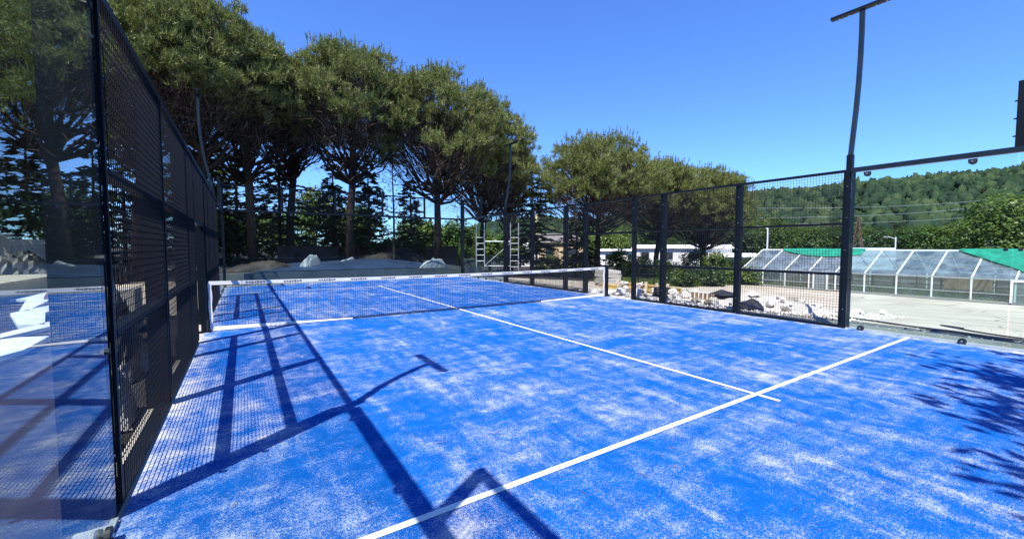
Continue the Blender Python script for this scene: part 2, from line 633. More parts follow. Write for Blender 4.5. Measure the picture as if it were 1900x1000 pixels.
def mesh_fence(label):
    """built for the right side (x = +5 outward), turned by 180 degrees for the left"""
    t = thing('mesh_fence', label, 'fence', (0, 0, 0), 0, 'wire mesh side fences of the court')
    posts = [-6, -4, -2, -1, 1, 2, 4, 6]
    for y in posts:
        end = abs(y) == 6
        w, dp = (0.10, 0.20) if end else (0.08, 0.13)
        MB().box((5.006, y - w / 2, -0.004), (5.006 + dp, y + w / 2, H1 + 0.03)).build('post', M['steel'], t)
        s = 1
        MB().box((5.05, y + w / 2 + 0.002, -0.003), (5.17, y + w / 2 + 0.012, 0.30)).build('foot_bracket', M['steel'], t)
        for z in (0.35, 1.45, 2.05, 2.62):
            MB().tube([(5.006, y, z), (4.998, y, z)], 0.009, 6).build('bolt', M['bolt'], t)
    bays = [(-6, -4), (-4, -2), (-2, -1), (1, 2), (2, 4), (4, 6)]
    for y0, y1 in bays:
        a, b = y0 + 0.05, y1 - 0.05
        wm = wire_mesh(a, b, 0.03, H1 - 0.02, 4.992)
        tag(wm.build('wire_mesh', M['wire'], t), kind='stuff')
        for z, h in ((0.025, 0.05), (1.0, 0.045), (1.94, 0.045)):
            MB().box((5.004, a, z - h / 2), (5.082, b, z + h / 2)).build('rail', M['steel'], t)
        for y in (a, b):
            MB().box((4.984, y - 0.012, 0.052), (5.003, y + 0.012, H1 - 0.024)).build('panel_frame', M['steel'], t)
    # openings by the net keep only the mesh over the lintel
    tag(wire_mesh(-0.95, 0.95, 1.97, H1 - 0.02, 4.992).build('wire_mesh', M['wire'], t), kind='stuff')
    MB().box((5.004, -0.95, 1.90), (5.082, 0.95, 1.96)).build('rail', M['steel'], t)
    MB().box((4.984, -5.95, H1 - 0.022), (5.036, 5.95, H1 + 0.028)).build('top_rail', M['steel'], t)
    return t


fr_ = mesh_fence('wire mesh court fence on the sunny yard side, in front of the rubble pile')
fl_ = copy_tree(fr_)
fl_.rotation_euler.z = math.pi
fl_['label'] = 'steeply foreshortened wire mesh court fence that throws its grid shadow on the turf'


def glass_wall(label):
    """side wall at the yard side, from y=-6 to y=-10"""
    t = thing('glass_wall', label, 'glass wall', (0, 0, 0), 0, 'glass side walls of the court')
    for y0, y1 in ((-7.99, -6.055), (-9.98, -8.01)):
        MB().box((4.994, y0, 0.03), (5.006, y1, H1 - 0.05)).build('glass_pane', M['glass'], t)
    MB().box((4.965, -10.05, H1 - 0.035), (5.055, -6.052, H1 + 0.045)).build('top_beam', M['pole'], t)
    MB().box((4.985, -10.0, 0.0), (5.015, -6.06, 0.025)).build('sill_channel', M['galv'], t)

    def fixing(name, y, z, s):
        # half disc plate on both faces of the pane
        o = None
        for xa, xb in ((4.970, 4.992), (5.008, 5.030)):
            m = MB()
            vs, n = [], 8
            for x in (xa, xb):
                vs.append((x, y - 0.046, z + s * 0.036))
                vs.append((x, y + 0.046, z + s * 0.036))
                for k in range(n + 1):
                    an = math.pi * k / n
                    vs.append((x, y + 0.046 * math.cos(an), z - s * 0.046 * math.sin(an)))
            k = n + 3
            m.add(vs, [tuple(range(k)), tuple(range(2 * k - 1, k - 1, -1))] + [(i, (i + 1) % k, k + (i + 1) % k, k + i) for i in range(k)])
            if o is None:
                o = m.build(name, M['rubber'], t)
            else:
                m.build('outer_plate', M['rubber'], o)
        MB().tube([(4.970, y, z), (4.962, y, z)], 0.014, 6).build('bolt', M['bolt'], o)
        return o
    for y in (-6.28, -7.55, -8.3, -9.6):
        fixing('top_clamp', y, H1 - 0.09, 1)
    for y in (-6.28, -7.55, -8.3, -9.6):
        fixing('base_clamp', y, 0.045, -1)
    for z in (0.95, 1.45, 2.75):
        MB().tube([(4.984, -6.07, z), (5.02, -6.07, z)], 0.017, 8).build('edge_clamp', M['rubber'], t)
    for y in (-7.93, -8.07):
        MB().tube([(4.980, y, 1.47), (5.020, y, 1.47)], 0.025, 8).build('edge_clamp', M['rubber'], t)
    # raised wire panel over the last two metres
    for y in (-8.0, -9.95):
        p = MB().box((4.975, y - 0.045, H1 + 0.047), (5.045, y + 0.045, H2)).build('upper_post', M['steel'], t)
        for z in (3.1, 3.35, 3.6):
            MB().tube([(5.01, y + 0.045, z), (5.01, y + 0.075, z)], 0.012, 6).build('bolt', M['rubber'], p)
    MB().box((4.975, -9.95 + 0.046, H2 - 0.05), (5.045, -8.0 - 0.046, H2 - 0.002)).build('upper_rail', M['steel'], t)
    tag(wire_mesh(-9.95 + 0.05, -8.0 - 0.05, H1 + 0.05, H2 - 0.05, 5.0).build('wire_mesh', M['wire'], t), kind='stuff')
    return t


gw = glass_wall('clear glass side wall with black clamps beyond the service line, before the greenhouse')
g2 = copy_tree(gw)
g2.rotation_euler.z = math.pi
g2['label'] = 'glass side wall at the far end below the pines, past the end of the foreshortened mesh fence'


def mirror_y(o, label):
    """same wall for the diagonal corner: reflected panels are symmetric, so the copy is moved along the side"""
    c = copy_tree(o)
    c['label'] = label
    return c


# the two remaining side walls need the stepped panel at the other end
def flip_meshes(o, axis):
    for ch in o.children:
        me = ch.data.copy()
        n = len(me.vertices)
        co = np.empty(n * 3, np.float32)
        me.vertices.foreach_get('co', co)
        co = co.reshape(-1, 3)
        co[:, axis] *= -1
        me.vertices.foreach_set('co', co.ravel())
        me.flip_normals()
        me.update()
        ch.data = me
        flip_meshes(ch, axis)


g3 = mirror_y(gw, 'big reflecting glass pane of the side wall close to the viewer, mirroring net and turf')
flip_meshes(g3, 0)
g4 = mirror_y(gw, 'glass side wall at the far corner by the grey scaffold frame')
flip_meshes(g4, 1)


def end_wall():
    t = thing('glass_wall', 'glass wall across the far end with a band of wire mesh on top', 'glass wall')
    for i in range(5):
        x0 = -5 + 2 * i
        MB().box((x0 + 0.01 + (0.03 if i == 0 else 0), 9.994, 0.03), (x0 + 1.99 - (0.03 if i == 4 else 0), 10.006, H1 - 0.05)).build('glass_pane', M['glass'], t)
    MB().box((-5.0, 9.965, H1 - 0.035), (4.96, 10.055, H1 + 0.045)).build('middle_beam', M['steel'], t)
    MB().box((-5.0, 9.97, H2 - 0.05), (4.96, 10.04, H2)).build('top_rail', M['steel'], t)
    for i in range(6):
        x = -5 + 2 * i
        if i in (0, 5):
            MB().box((x - 0.04, 9.955, -0.004), (x + 0.10 if i == 5 else x + 0.05, 10.12, H2 + 0.01)).build('post', M['steel'], t)
        else:
            MB().box((x - 0.04, 9.975, H1 + 0.047), (x + 0.04, 10.05, H2 - 0.052)).build('post', M['steel'], t)
    for i in range(5):
        m = wire_mesh(-5 + 2 * i + 0.05, -5 + 2 * i + 1.95, H1 + 0.05, H2 - 0.05, 0.0)
        m.v = [(y, 10.0 + x, z) for x, y, z in m.v]
        m.f = [q[::-1] for q in m.f]
        tag(m.build('wire_mesh', M['wire'], t), kind='stuff')
    for i in range(5):
        for dx in (0.3, 1.7):
            x = -5 + 2 * i + dx
            MB().box((x - 0.05, 9.96, H1 - 0.13), (x + 0.05, 10.04, H1 - 0.037)).build('top_clamp', M['rubber'], t)


end_wall()


def light_pole(label):
    t = thing('light_pole', label, 'light pole', (0, 0, 0), 0, 'bare floodlight poles of the court')
    # lower sleeve on the corner post, then a tube that leans out and bows back to vertical
    MB().box((5.02, -6.045, H1 + 0.031), (5.12, -5.955, H1 + 0.30)).build('sleeve', M['steel'], t)
    pts = [(5.07, -6, H1 + 0.26), (5.13, -6, 3.5), (5.235, -6, 4.05), (5.30, -6, 4.55), (5.335, -6, 5.05), (5.34, -6, 5.5), (5.325, -6, 5.86)]
    m = MB()
    for p in pts:
        for a, b in ((-1, -1), (1, -1), (1, 1), (-1, 1)):
            m.v.append((p[0] + a * 0.034, p[1] + b * 0.034, p[2]))
    for i in range(len(pts) - 1):
        for k in range(4):
            m.f.append((4 * i + k, 4 * i + (k + 1) % 4, 4 * i + 4 + (k + 1) % 4, 4 * i + 4 + k))
    m.f += [(3, 2, 1, 0), tuple(4 * (len(pts) - 1) + k for k in range(4))]
    m.build('pole', M['pole'], t)
    MB().box((5.275, -6.46, 5.862), (5.375, -5.52, 5.915)).build('cross_arm', M['steel'], t)
    for y in (-6.35, -6.2, -5.8, -5.65):
        MB().tube([(5.325, y, 5.861), (5.325, y, 5.853)], 0.012, 6).build('bolt', M['bolt'], t)
    return t


lp = light_pole('tall bowed light pole with a bare cross arm at the greenhouse side corner post')
for sx, sy, lab in ((1, -1, 'bowed light pole far across the court, before the second pine clump by the scaffold frame'),
                    (-1, 1, 'light pole over the corner of the reflecting glass, casting the bent shadow on the turf'),
                    (-1, -1, 'bowed light pole rising behind the far end of the foreshortened mesh fence')):
    c = copy_tree(lp)
    c['label'] = lab
    if sx < 0:
        flip_meshes(c, 0)
    if sy < 0:
        flip_meshes(c, 1)


def padel_net():
    t = thing('padel_net', 'black court net with a white top tape stretched across the blue turf', 'net')
    top = 0.90

    def zt(x):
        return top - 0.04 * (1 - (x / 4.9) ** 2)

    def zb(x):
        e = min(1.0, max(0.0, (abs(x) - 2.6) / 2.3))
        return 0.025 + 0.0 * e
    m = MB()
    n = 218
    d = 0.0026
    for i in range(n + 1):
        x = -4.86 + 9.72 * i / n
        z0, z1 = 0.03, zt(x) - 0.05
        m.add([(x - d, -d, z0), (x + d, -d, z0), (x + d, d, z0), (x - d, d, z0), (x - d, -d, z1), (x + d, -d, z1), (x + d, d, z1), (x - d, d, z1)],
              [(0, 1, 5, 4), (1, 2, 6, 5), (2, 3, 7, 6), (3, 0, 4, 7)])
    for j in range(19):
        f = (j + 0.5) / 19
        for i in range(12):
            xa, xb = -4.86 + 9.72 * i / 12, -4.86 + 9.72 * (i + 1) / 12
            za, zb_ = 0.03 + (zt(xa) - 0.08) * f, 0.03 + (zt(xb) - 0.08) * f
            m.bar((xa, 0.004, za), (xb, 0.004, zb_), 2 * d)
    tag(m.build('net_mesh', M['net'], t), kind='stuff')
    m = MB()
    for i in range(24):
        xa, xb = -4.9 + 9.8 * i / 24, -4.9 + 9.8 * (i + 1) / 24
        vs = []
        for x in (xa, xb):
            vs += [(x, -0.012, zt(x) - 0.065), (x, 0.014, zt(x) - 0.065), (x, 0.014, zt(x)), (x, -0.012, zt(x))]
        m.add(vs, [(0, 4, 5, 1), (1, 5, 6, 2), (2, 6, 7, 3), (3, 7, 4, 0)])
    tp = m.build('top_tape', M['tape'], t)
    for i in range(15):
        x = -4.35 + i * 0.62
        z = zt(x) - 0.031
        b = MB()
        for k in range(7):
            xx = x + k * 0.046
            b.box((xx, -0.0145, z - 0.012 - (0.006 if k in (2, 4) else 0)), (xx + 0.034, -0.0123, z + 0.012 + (0.006 if k in (4, 6) else 0)))
        tag(b.build('printed_mark', M['print'], tp), kind='stuff')
    # lower band lies on the turf at both ends and lifts into a thin hem in the middle
    for s in (-1, 1):
        m = MB()
        for i in range(10):
            xa, xb = s * (4.88 - 0.24 * i), s * (4.88 - 0.24 * (i + 1))
            wa, wb = 0.075 - 0.006 * i, 0.075 - 0.006 * (i + 1)
            vs = []
            for x, w in ((xa, wa), (xb, wb)):
                vs += [(x, -0.02, 0.012), (x, 0.015, 0.012), (x, 0.012, 0.012 + w), (x, -0.012, 0.012 + w)]
            q = [(0, 4, 5, 1), (1, 5, 6, 2), (2, 6, 7, 3), (3, 7, 4, 0)]
            m.add(vs, q if s < 0 else [f[::-1] for f in q])
        m.build('bottom_tape', M['tape'], t)
    MB().box((-2.48, -0.008, 0.012), (2.48, 0.010, 0.026)).build('bottom_cord', M['net'], t)
    for s in (-1, 1):
        m = MB()
        for k in range(9):
            za, zb2 = 0.02 + k * 0.094, 0.02 + (k + 1) * 0.094
            xa = s * (4.885 + 0.006 * math.sin(k * 1.7))
            xb = s * (4.885 + 0.006 * math.sin((k + 1) * 1.7))
            m.bar((xa, 0, za), (xb, 0, zb2), 0.05, 0.022, up=(0, 1, 0))
        m.build('side_tape', M['tape'], t)
        p = MB().box((s * 4.985 - 0.045, -0.05, 0.0), (s * 4.985 + 0.045, 0.05, 0.95)).build('net_post', M['steel'], t)
        MB().box((s * 4.985 - 0.10, -0.09, 0.0015), (s * 4.985 + 0.10, 0.09, 0.012)).build('base_plate', M['steel'], p)
        MB().tube([(s * 4.93, -0.03, 0.02), (s * 4.93, -0.03, 0.22)], 0.03, 8).build('winch', M['rubber'], p)


padel_net()


# ------------------------------------------------------------------ vegetation
def unit(v):
    return v / np.maximum(np.linalg.norm(v, axis=1, keepdims=True), 1e-9)


def blades(cent, direc, length, width):
    """thin tapered needles as triangles"""
    n = len(cent)
    rnd = unit(rng.normal(size=(n, 3)))
    side = unit(np.cross(direc, rnd)) * width[:, None] * 0.5
    tip = cent + direc * length[:, None]
    return np.stack([cent - side, cent + side, tip], 1).reshape(-1, 3)


def leaves(cent, direc, normal, length, width):
    """small diamond leaves"""
    side = unit(np.cross(direc, normal)) * width[:, None] * 0.5
    mid = cent + direc * (length * 0.5)[:, None]
    return np.stack([cent, mid + side, cent + direc * length[:, None], mid - side], 1).reshape(-1, 3)


def limb_path(p, q, sag=0.15, n=4):
    p, q = np.array(p, float), np.array(q, float)
    L = np.linalg.norm(q - p)
    out = []
    for i in range(n + 1):
        t = i / n
        c = p + (q - p) * t
        c[2] -= sag * L * math.sin(math.pi * t) * (1 - 0.3 * t)
        if 0 < i < n:
            c += rng.normal(size=3) * 0.035 * L
        out.append(tuple(c))
    return out


def umbrella_pine(label, x, y, z, H, rx, thick, lean=(0, 0), clumps=46, tufts=76, tr=0.23, bark='bark', group='tall umbrella pines'):
    """stone pine: bare trunk, fan of limbs, domed crown of needle tufts with twiggy underside"""
    t = thing('pine_tree', label, 'tree', (x, y, z), 0, group)
    zc = H - thick
    tp = [(0, 0, -0.3), (lean[0] * 0.2, lean[1] * 0.2, zc * 0.35), (lean[0] * 0.6 + rng.normal() * 0.1, lean[1] * 0.6, zc * 0.7), (lean[0], lean[1], zc + thick * 0.15), (lean[0] * 1.1, lean[1] * 1.1, zc + thick * 0.5)]
    MB().tube(tp, [tr * 1.25, tr, tr * 0.85, tr * 0.6, tr * 0.3], 9).build('trunk', M[bark], t, True)
    # clump centres on a dome
    cc, cr = [], []
    for i in range(clumps):
        u = (i + 0.5) / clumps
        el = math.asin(max(-0.5, min(1, -0.38 + 1.40 * u ** 0.9)))
        az = i * 2.39996 + rng.normal() * 0.25
        rr = 0.80 + rng.random() * 0.2
        c = np.array([lean[0] + rx * rr * math.cos(el) * math.cos(az), lean[1] + rx * rr * math.cos(el) * math.sin(az), zc + 0.30 * thick + (thick * 0.62) * rr * math.sin(el)])
        cc.append(c)
        cr.append(rx * (0.17 + 0.13 * rng.random()))
    for i in range(clumps // 3):   # inner fill
        az, r = rng.random() * 6.28, rx * 0.65 * math.sqrt(rng.random())
        cc.append(np.array([lean[0] + r * math.cos(az), lean[1] + r * math.sin(az), zc + thick * (0.35 + 0.4 * rng.random())]))
        cr.append(rx * 0.22)
    cc = np.array(cc)
    cr = np.array(cr)
    b = MB()
    origin = [np.array([lean[0] * f, lean[1] * f, zc * g + thick * h]) for f, g, h in ((0.6, 0.68, 0), (0.75, 0.80, 0), (0.9, 0.93, 0.05), (1.05, 1, 0.25))]
    for i, c in enumerate(cc[:clumps]):
        o = origin[int(min(3, max(0, (c[2] - zc) / thick * 4 + rng.normal() * 0.5)))]
        pth = limb_path(o, c, 0.10, 4)
        r0 = tr * (0.32 + 0.15 * rng.random())
        b.tube(pth, [r0, r0 * 0.75, r0 * 0.5, r0 * 0.3, r0 * 0.15], 5, False)
        for k in range(3):
            s = np.array(pth[2 + (k % 2)])
            e = c + np.clip(rng.normal(size=3), -1.2, 1.2) * cr[i] * 0.55
            b.tube(limb_path(s, e, 0.05, 2), [r0 * 0.3, r0 * 0.2, r0 * 0.08], 3, False)
    b.build('branches', M['bark_dark'], t, True)
    # bare twigs hanging in the underside
    n = clumps * 85
    k = rng.integers(0, len(cc), n)
    q = (0.30 + 0.62 * rng.random(n))[:, None]
    base = cc[k] * q + np.array([lean[0], lean[1], zc - 0.22 * thick]) * (1 - q) + rng.normal(size=(n, 3)) * np.array([rx * 0.14, rx * 0.14, thick * 0.10])
    out = unit(base - np.array([lean[0], lean[1], zc - thick * 0.2]))
    dr = unit(out + rng.normal(size=(n, 3)) * 0.55)
    tw = blades(base, dr, 0.3 + rng.random(n) * 0.75, 0.020 + rng.random(n) * 0.014)
    tg = link('twigs', fast_mesh('twigs', tw, 3), M['twig'], t)
    tag(tg, kind='stuff')
    # needle tufts
    nsub = 13
    ks = np.repeat(np.arange(len(cc)), nsub)
    ds = unit(rng.normal(size=(len(ks), 3)))
    ds[:, 2] = np.where(ds[:, 2] < -0.3, -ds[:, 2] * 0.7, ds[:, 2])
    sub = cc[ks] + ds * (cr[ks] * (0.62 + 0.42 * rng.random(len(ks))))[:, None] * np.array([1.0, 1.0, 0.8])
    per = max(3, tufts // nsub)
    nt_ = len(sub) * per
    d = np.repeat(ds, per, 0)
    pos = np.repeat(sub, per, 0) + rng.normal(size=(nt_, 3)) * np.array([0.12, 0.12, 0.10])
    ax = unit(d * 0.55 + unit(pos - np.array([lean[0], lean[1], zc])) * 0.35 + np.array([0, 0, 0.75]) + rng.normal(size=(nt_, 3)) * 0.22)
    nb = 13
    P = np.repeat(pos, nb, 0) + rng.normal(size=(nt_ * nb, 3)) * 0.06
    A = np.repeat(ax, nb, 0)
    D = unit(A + rng.normal(size=A.shape) * 0.55)
    sc = (0.17 + rng.random(nt_) * 0.14)
    L = np.repeat(sc, nb) * (0.75 + 0.5 * rng.random(nt_ * nb))
    # upright brushes on the outer shell give the spiky outline
    nu = clumps * 9
    ku = rng.integers(0, clumps, nu)
    du = unit(rng.normal(size=(nu, 3)) + np.array([0, 0, 0.6]))
    du[:, 2] = np.abs(du[:, 2])
    pu = cc[ku] + du * (cr[ku] * (0.85 + 0.25 * rng.random(nu)))[:, None] * np.array([1, 1, 0.8])
    au = unit(np.array([0, 0, 1.0]) + (pu - np.array([lean[0], lean[1], zc])) / rx * 0.35 + rng.normal(size=(nu, 3)) * 0.15)
    mb_ = 20
    t_ = rng.random(nu * mb_)
    Pu = np.repeat(pu, mb_, 0) + np.repeat(au, mb_, 0) * (t_ * 0.42)[:, None]
    Du = unit(np.repeat(au, mb_, 0) * 0.9 + rng.normal(size=Pu.shape) * 0.42)
    P = np.concatenate([P, Pu])
    D = np.concatenate([D, Du])
    L = np.concatenate([L, 0.15 + 0.08 * rng.random(len(Pu))])
    cm = fast_mesh('crown', blades(P, D, L, np.full(len(L), 0.034)), 3)
    link('crown', cm, M['needle'], t)
    return t


def conifer_mesh(H, r0, tiers, base, sparse=1.0):
    """layered cedar-like foliage: drooping branches set with flat sprays"""
    b = MB()
    cents, dirs, nrm, ln = [], [], [], []
    for i in range(tiers):
        f = i / (tiers - 1)
        z = base + (H - base) * f
        L = r0 * (1 - f) ** 0.75 + 0.25
        nb = 6 if f < 0.7 else 4
        for k in range(nb):
            az = k * 6.283 / nb + i * 1.1 + rng.normal() * 0.5
            zj = z + rng.normal() * 0.16
            l = L * (0.35 + 0.85 * rng.random())
            d = np.array([math.cos(az), math.sin(az), -0.08 + 0.18 * rng.normal()])
            e = np.array([0, 0, zj]) + d * l
            e[2] -= l * 0.12
            b.tube([(0, 0, zj), tuple(np.array([0, 0, zj]) * 0.5 + e * 0.5 + np.array([0, 0, l * 0.05])), tuple(e)], [0.03, 0.02, 0.008], 3, False)
            m = int(50 * l / 2.0 * sparse) + 6
            tt = 0.25 + 0.75 * rng.random(m)
            pos = np.array([0, 0, zj]) + d * l * tt[:, None]
            pos[:, 2] -= l * 0.12 * tt ** 2 - 0.05
            side = np.array([-math.sin(az), math.cos(az), 0])
            s = rng.choice([-1, 1], m)
            dd = unit(np.outer(s, side) * 0.9 + np.array([math.cos(az), math.sin(az), 0]) * 0.6 + rng.normal(size=(m, 3)) * 0.25)
            cents.append(pos)
            dirs.append(dd)
            nrm.append(unit(np.array([0, 0, 1]) + rng.normal(size=(m, 3)) * 0.55))
            ln.append((0.22 + 0.30 * rng.random(m)) * (1.15 - 0.5 * tt))
    cents, dirs, nrm, ln = map(np.concatenate, (cents, dirs, nrm, ln))
    v = leaves(cents, dirs, nrm, ln, ln * 0.42)
    return fast_mesh('foliage', v, 4), b


def conifer(label, x, y, H, r0, tiers=20, base=0.8, sparse=1.0, name='cedar_tree', mat='cedar'):
    z = gz(x, y)
    t = thing(name, label, 'tree', (x, y, z), 0, 'dark conifers among the pines')
    MB().tube([(0, 0, -0.2), (0.05, 0, H * 0.5), (0, 0.03, H)], [0.13, 0.08, 0.02], 7).build('trunk', M['bark_dark'], t, True)
    me, b = conifer_mesh(H, r0, tiers, base, sparse)
    b.build('branches', M['bark_dark'], t)
    link('crown', me, M[mat], t)
    return t


def crown_points(lobes, n, squash=0.85):
    lob = np.array([l[:3] for l in lobes])
    rad = np.array([l[3] for l in lobes])
    w = rad ** 2 / (rad ** 2).sum()
    k = rng.choice(len(lobes), n, p=w)
    d = unit(rng.normal(size=(n, 3)))
    # lobes are broken into sprays so light and dark gaps show
    r = rad[k] * (0.62 + 0.42 * rng.random(n) ** 0.5)
    p = lob[k] + d * r[:, None] * np.array([1, 1, squash])
    return p, d


def broad_mesh(H, rx, n, leaf, base, seed_lobes=9, squash=0.85):
    lobes = [(0, 0, base + (H - base) * 0.5, rx * 0.62)]
    for i in range(seed_lobes):
        az = i * 2.4 + rng.normal() * 0.3
        f = (i + 0.5) / seed_lobes
        zz = base + (H - base) * (0.22 + 0.62 * f)
        rr = rx * (0.68 * math.sqrt(max(0.05, 1 - (f * 1.05 - 0.25) ** 2)))
        lobes.append((rr * math.cos(az), rr * math.sin(az), zz, rx * (0.30 + 0.18 * rng.random())))
    lobes.append((0, 0, H - rx * 0.35, rx * 0.42))
    # spray centres, then leaves round each
    ns = n // 7
    p, d = crown_points(lobes, ns, squash)
    P = np.repeat(p, 7, 0) + rng.normal(size=(ns * 7, 3)) * leaf * 0.75
    D = np.repeat(d, 7, 0)
    N = unit(D * 0.7 + np.array([0, 0, 0.7]) + rng.normal(size=P.shape) * 0.45)
    A = unit(np.cross(N, unit(rng.normal(size=P.shape))))
    L = leaf * (0.7 + 0.6 * rng.random(len(P)))
    return fast_mesh('crown', leaves(P, A, N, L, L * 0.72), 4)


def broad_tree(name, label, x, y, H, rx, n=6000, leaf=0.22, base=1.0, mat='leaf', group=None, cat='tree', tr=0.14, z=None, lobes=9, trunk=True, squash=0.85):
    z = gz(x, y) if z is None else z
    t = thing(name, label, cat, (x, y, z), rng.random() * 6, group)
    m = MB()
    if trunk:
        m.tube([(0, 0, -0.2), (0.04, 0.02, base * 0.6), (0, 0, base + (H - base) * 0.45)], [tr * 1.2, tr, tr * 0.5], 8)
        m.build('trunk', M['bark_dark'], t, True)
        b = MB()
        for i in range(6):
            az = i * 1.05
            b.tube([(0, 0, base * (0.7 + 0.1 * i)), (rx * 0.3 * math.cos(az), rx * 0.3 * math.sin(az), base + (H - base) * 0.3), (rx * 0.6 * math.cos(az), rx * 0.6 * math.sin(az), base + (H - base) * 0.55)], [tr * 0.5, tr * 0.3, tr * 0.1], 4, False)
        b.build('branches', M['bark_dark'], t)
    else:
        m.tube([(0, 0, -0.1), (0, 0, H * 0.6)], [0.05, 0.02], 5)
        m.build('stem', M['bark_dark'], t)
    link('crown', broad_mesh(H, rx, n, leaf, base, lobes, squash), M[mat], t)
    return t


CX, CY = -4.365, -9.093


def at(dx, dy, depth):
    return CX + dx * depth, CY + dy * depth


# the row of umbrella pines: (ray direction per metre of depth, depth, height, crown radius, crown thickness)
PINES = [
    (-0.47, 1.50, 17.5, 12.2, 3.5, 6.6, (0.3, 0), 'broad olive pine seen through the reflecting glass pane'),
    (-0.215, 1.335, 19.0, 13.2, 3.0, 5.2, (0.2, -0.2), 'tallest pine, its crown rising over the top edge of the foreshortened mesh fence'),
    (-0.075, 1.24, 20.5, 13.2, 2.7, 5.0, (0.1, -0.2), 'pine behind the bowed pole that rises over the foreshortened mesh fence'),
    (0.02, 1.18, 23.5, 13.4, 3.0, 5.6, (-0.3, -0.2), 'pine with a bare reddish trunk right of the foreshortened mesh fence'),
    (0.095, 1.13, 27.0, 13.2, 2.5, 4.6, (0.2, 0), 'pine half hidden between the reddish trunked pine and the next round crown'),
    (0.215, 1.055, 24.5, 13.1, 2.95, 5.2, (0.3, 0), 'dense round pine with its trunk behind the middle of the far glass wall'),
    (0.395, 0.94, 26.5, 12.6, 3.2, 6.0, (0.1, 0), 'pine with a thick dark forked trunk and a crown peaking in white dead twigs'),
    (0.48, 0.88, 30.0, 12.0, 3.0, 6.4, (0.3, 0.1), 'pine behind the far corner post of the court, last of the tall clump'),
    (0.535, 0.845, 33.0, 10.2, 1.4, 5.6, (0.1, 0), 'narrow low pine crown at the sloping end of the tall clump'),
    (0.715, 0.725, 34.0, 10.2, 4.0, 5.4, (0.0, 0), 'wide domed pine standing alone over the white houses'),
    (0.835, 0.65, 38.0, 9.5, 3.4, 5.2, (0.2, 0), 'flat topped pine next to the wide domed one, behind the mesh fence'),
    (0.93, 0.59, 40.0, 9.3, 3.5, 6.2, (0.2, 0), 'lowest pine of the row with foliage reaching down behind the mesh fence'),
]
for dx, dy, dep, H, rx, th, lean, lab in PINES:
    x, y = at(dx, dy, dep)
    z = gz(x, y)
    umbrella_pine(lab, x, y, z, H - z, rx * 1.2, th * 1.1, lean, clumps=int(66 * max(1.0, rx / 3.0) ** 1.2) if rx > 2 else 32, bark='bark_red' if 'reddish' in lab and 'half' not in lab else 'bark')

CED = [
    (-0.012, 1.20, 27.5, 9.2, 2.7, 'dark layered conifer left of the reddish pine trunk'),
    (0.075, 1.15, 28.5, 8.8, 2.6, 'dark layered conifer right of the reddish pine trunk'),
    (0.185, 1.08, 28.0, 6.6, 1.7, 'dark pointed conifer against the gap of bright sky'),
    (0.255, 1.03, 28.0, 6.4, 1.6, 'dark ragged conifer right of the dense round pine'),
    (0.34, 0.975, 29.0, 5.4, 1.2, 'small thin conifer left of the thick forked pine trunk'),
    (0.585, 0.815, 34.0, 8.4, 3.0, 'wide layered conifer between the tall clump and the lone domed pine'),
    (0.675, 0.755, 37.0, 5.4, 2.2, 'low dark conifer beside the trunk of the lone domed pine'),
    (-0.34, 1.41, 24.0, 8.5, 2.6, 'dark conifer behind the post-backed strip of the glass pane'),
    (-0.12, 1.27, 26.0, 8.6, 2.8, 'dark conifer seen through the foreshortened mesh fence'),
    (-0.24, 1.35, 25.0, 8.0, 2.4, 'tall dark conifer seen through the nearest bay of wire mesh'),
    (-0.06, 1.23, 24.0, 7.5, 2.0, 'dark conifer close to the far end of the foreshortened fence'),
]
for dx, dy, dep, H, r0, lab in CED:
    x, y = at(dx, dy, dep)
    conifer(lab, x, y, H * 1.04, r0 * 1.2, 24 if H > 6 else 17, 0.9)
# a bare young tree against the sky
x, y = at(0.305, 0.995, 25.0)
t = thing('bare_tree', 'thin bare young tree with a few leaves against the sky gap', 'tree', (x, y, gz(x, y)))
MB().tube([(0, 0, -0.1), (0.03, 0, 3), (-0.05, 0, 6.6)], [0.075, 0.055, 0.015], 6).build('trunk', M['bark_dark'], t)
b = MB()
cs = []
for i in range(26):
    z = 1.4 + i * 0.19
    az = i * 2.2
    l = 0.5 + 0.9 * (1 - i / 30)
    e = (l * math.cos(az), l * math.sin(az), z + l * 0.7)
    b.tube([(0, 0, z), (e[0] * 0.5, e[1] * 0.5, z + l * 0.25), e], [0.018, 0.011, 0.004], 3, False)
    cs += [np.array(e) * (0.6 + 0.4 * random.random()) + np.array([0, 0, z * 0.0]) for _ in range(9)]
b.build('branches', M['bark_dark'], t)
cs = np.array(cs) + rng.normal(size=(len(cs), 3)) * 0.18
N = unit(rng.normal(size=cs.shape))
link('crown', fast_mesh('crown', leaves(cs, unit(np.cross(N, unit(rng.normal(size=cs.shape)))), N, np.full(len(cs), 0.13), np.full(len(cs), 0.09)), 4), M['leaf_dark'], t)

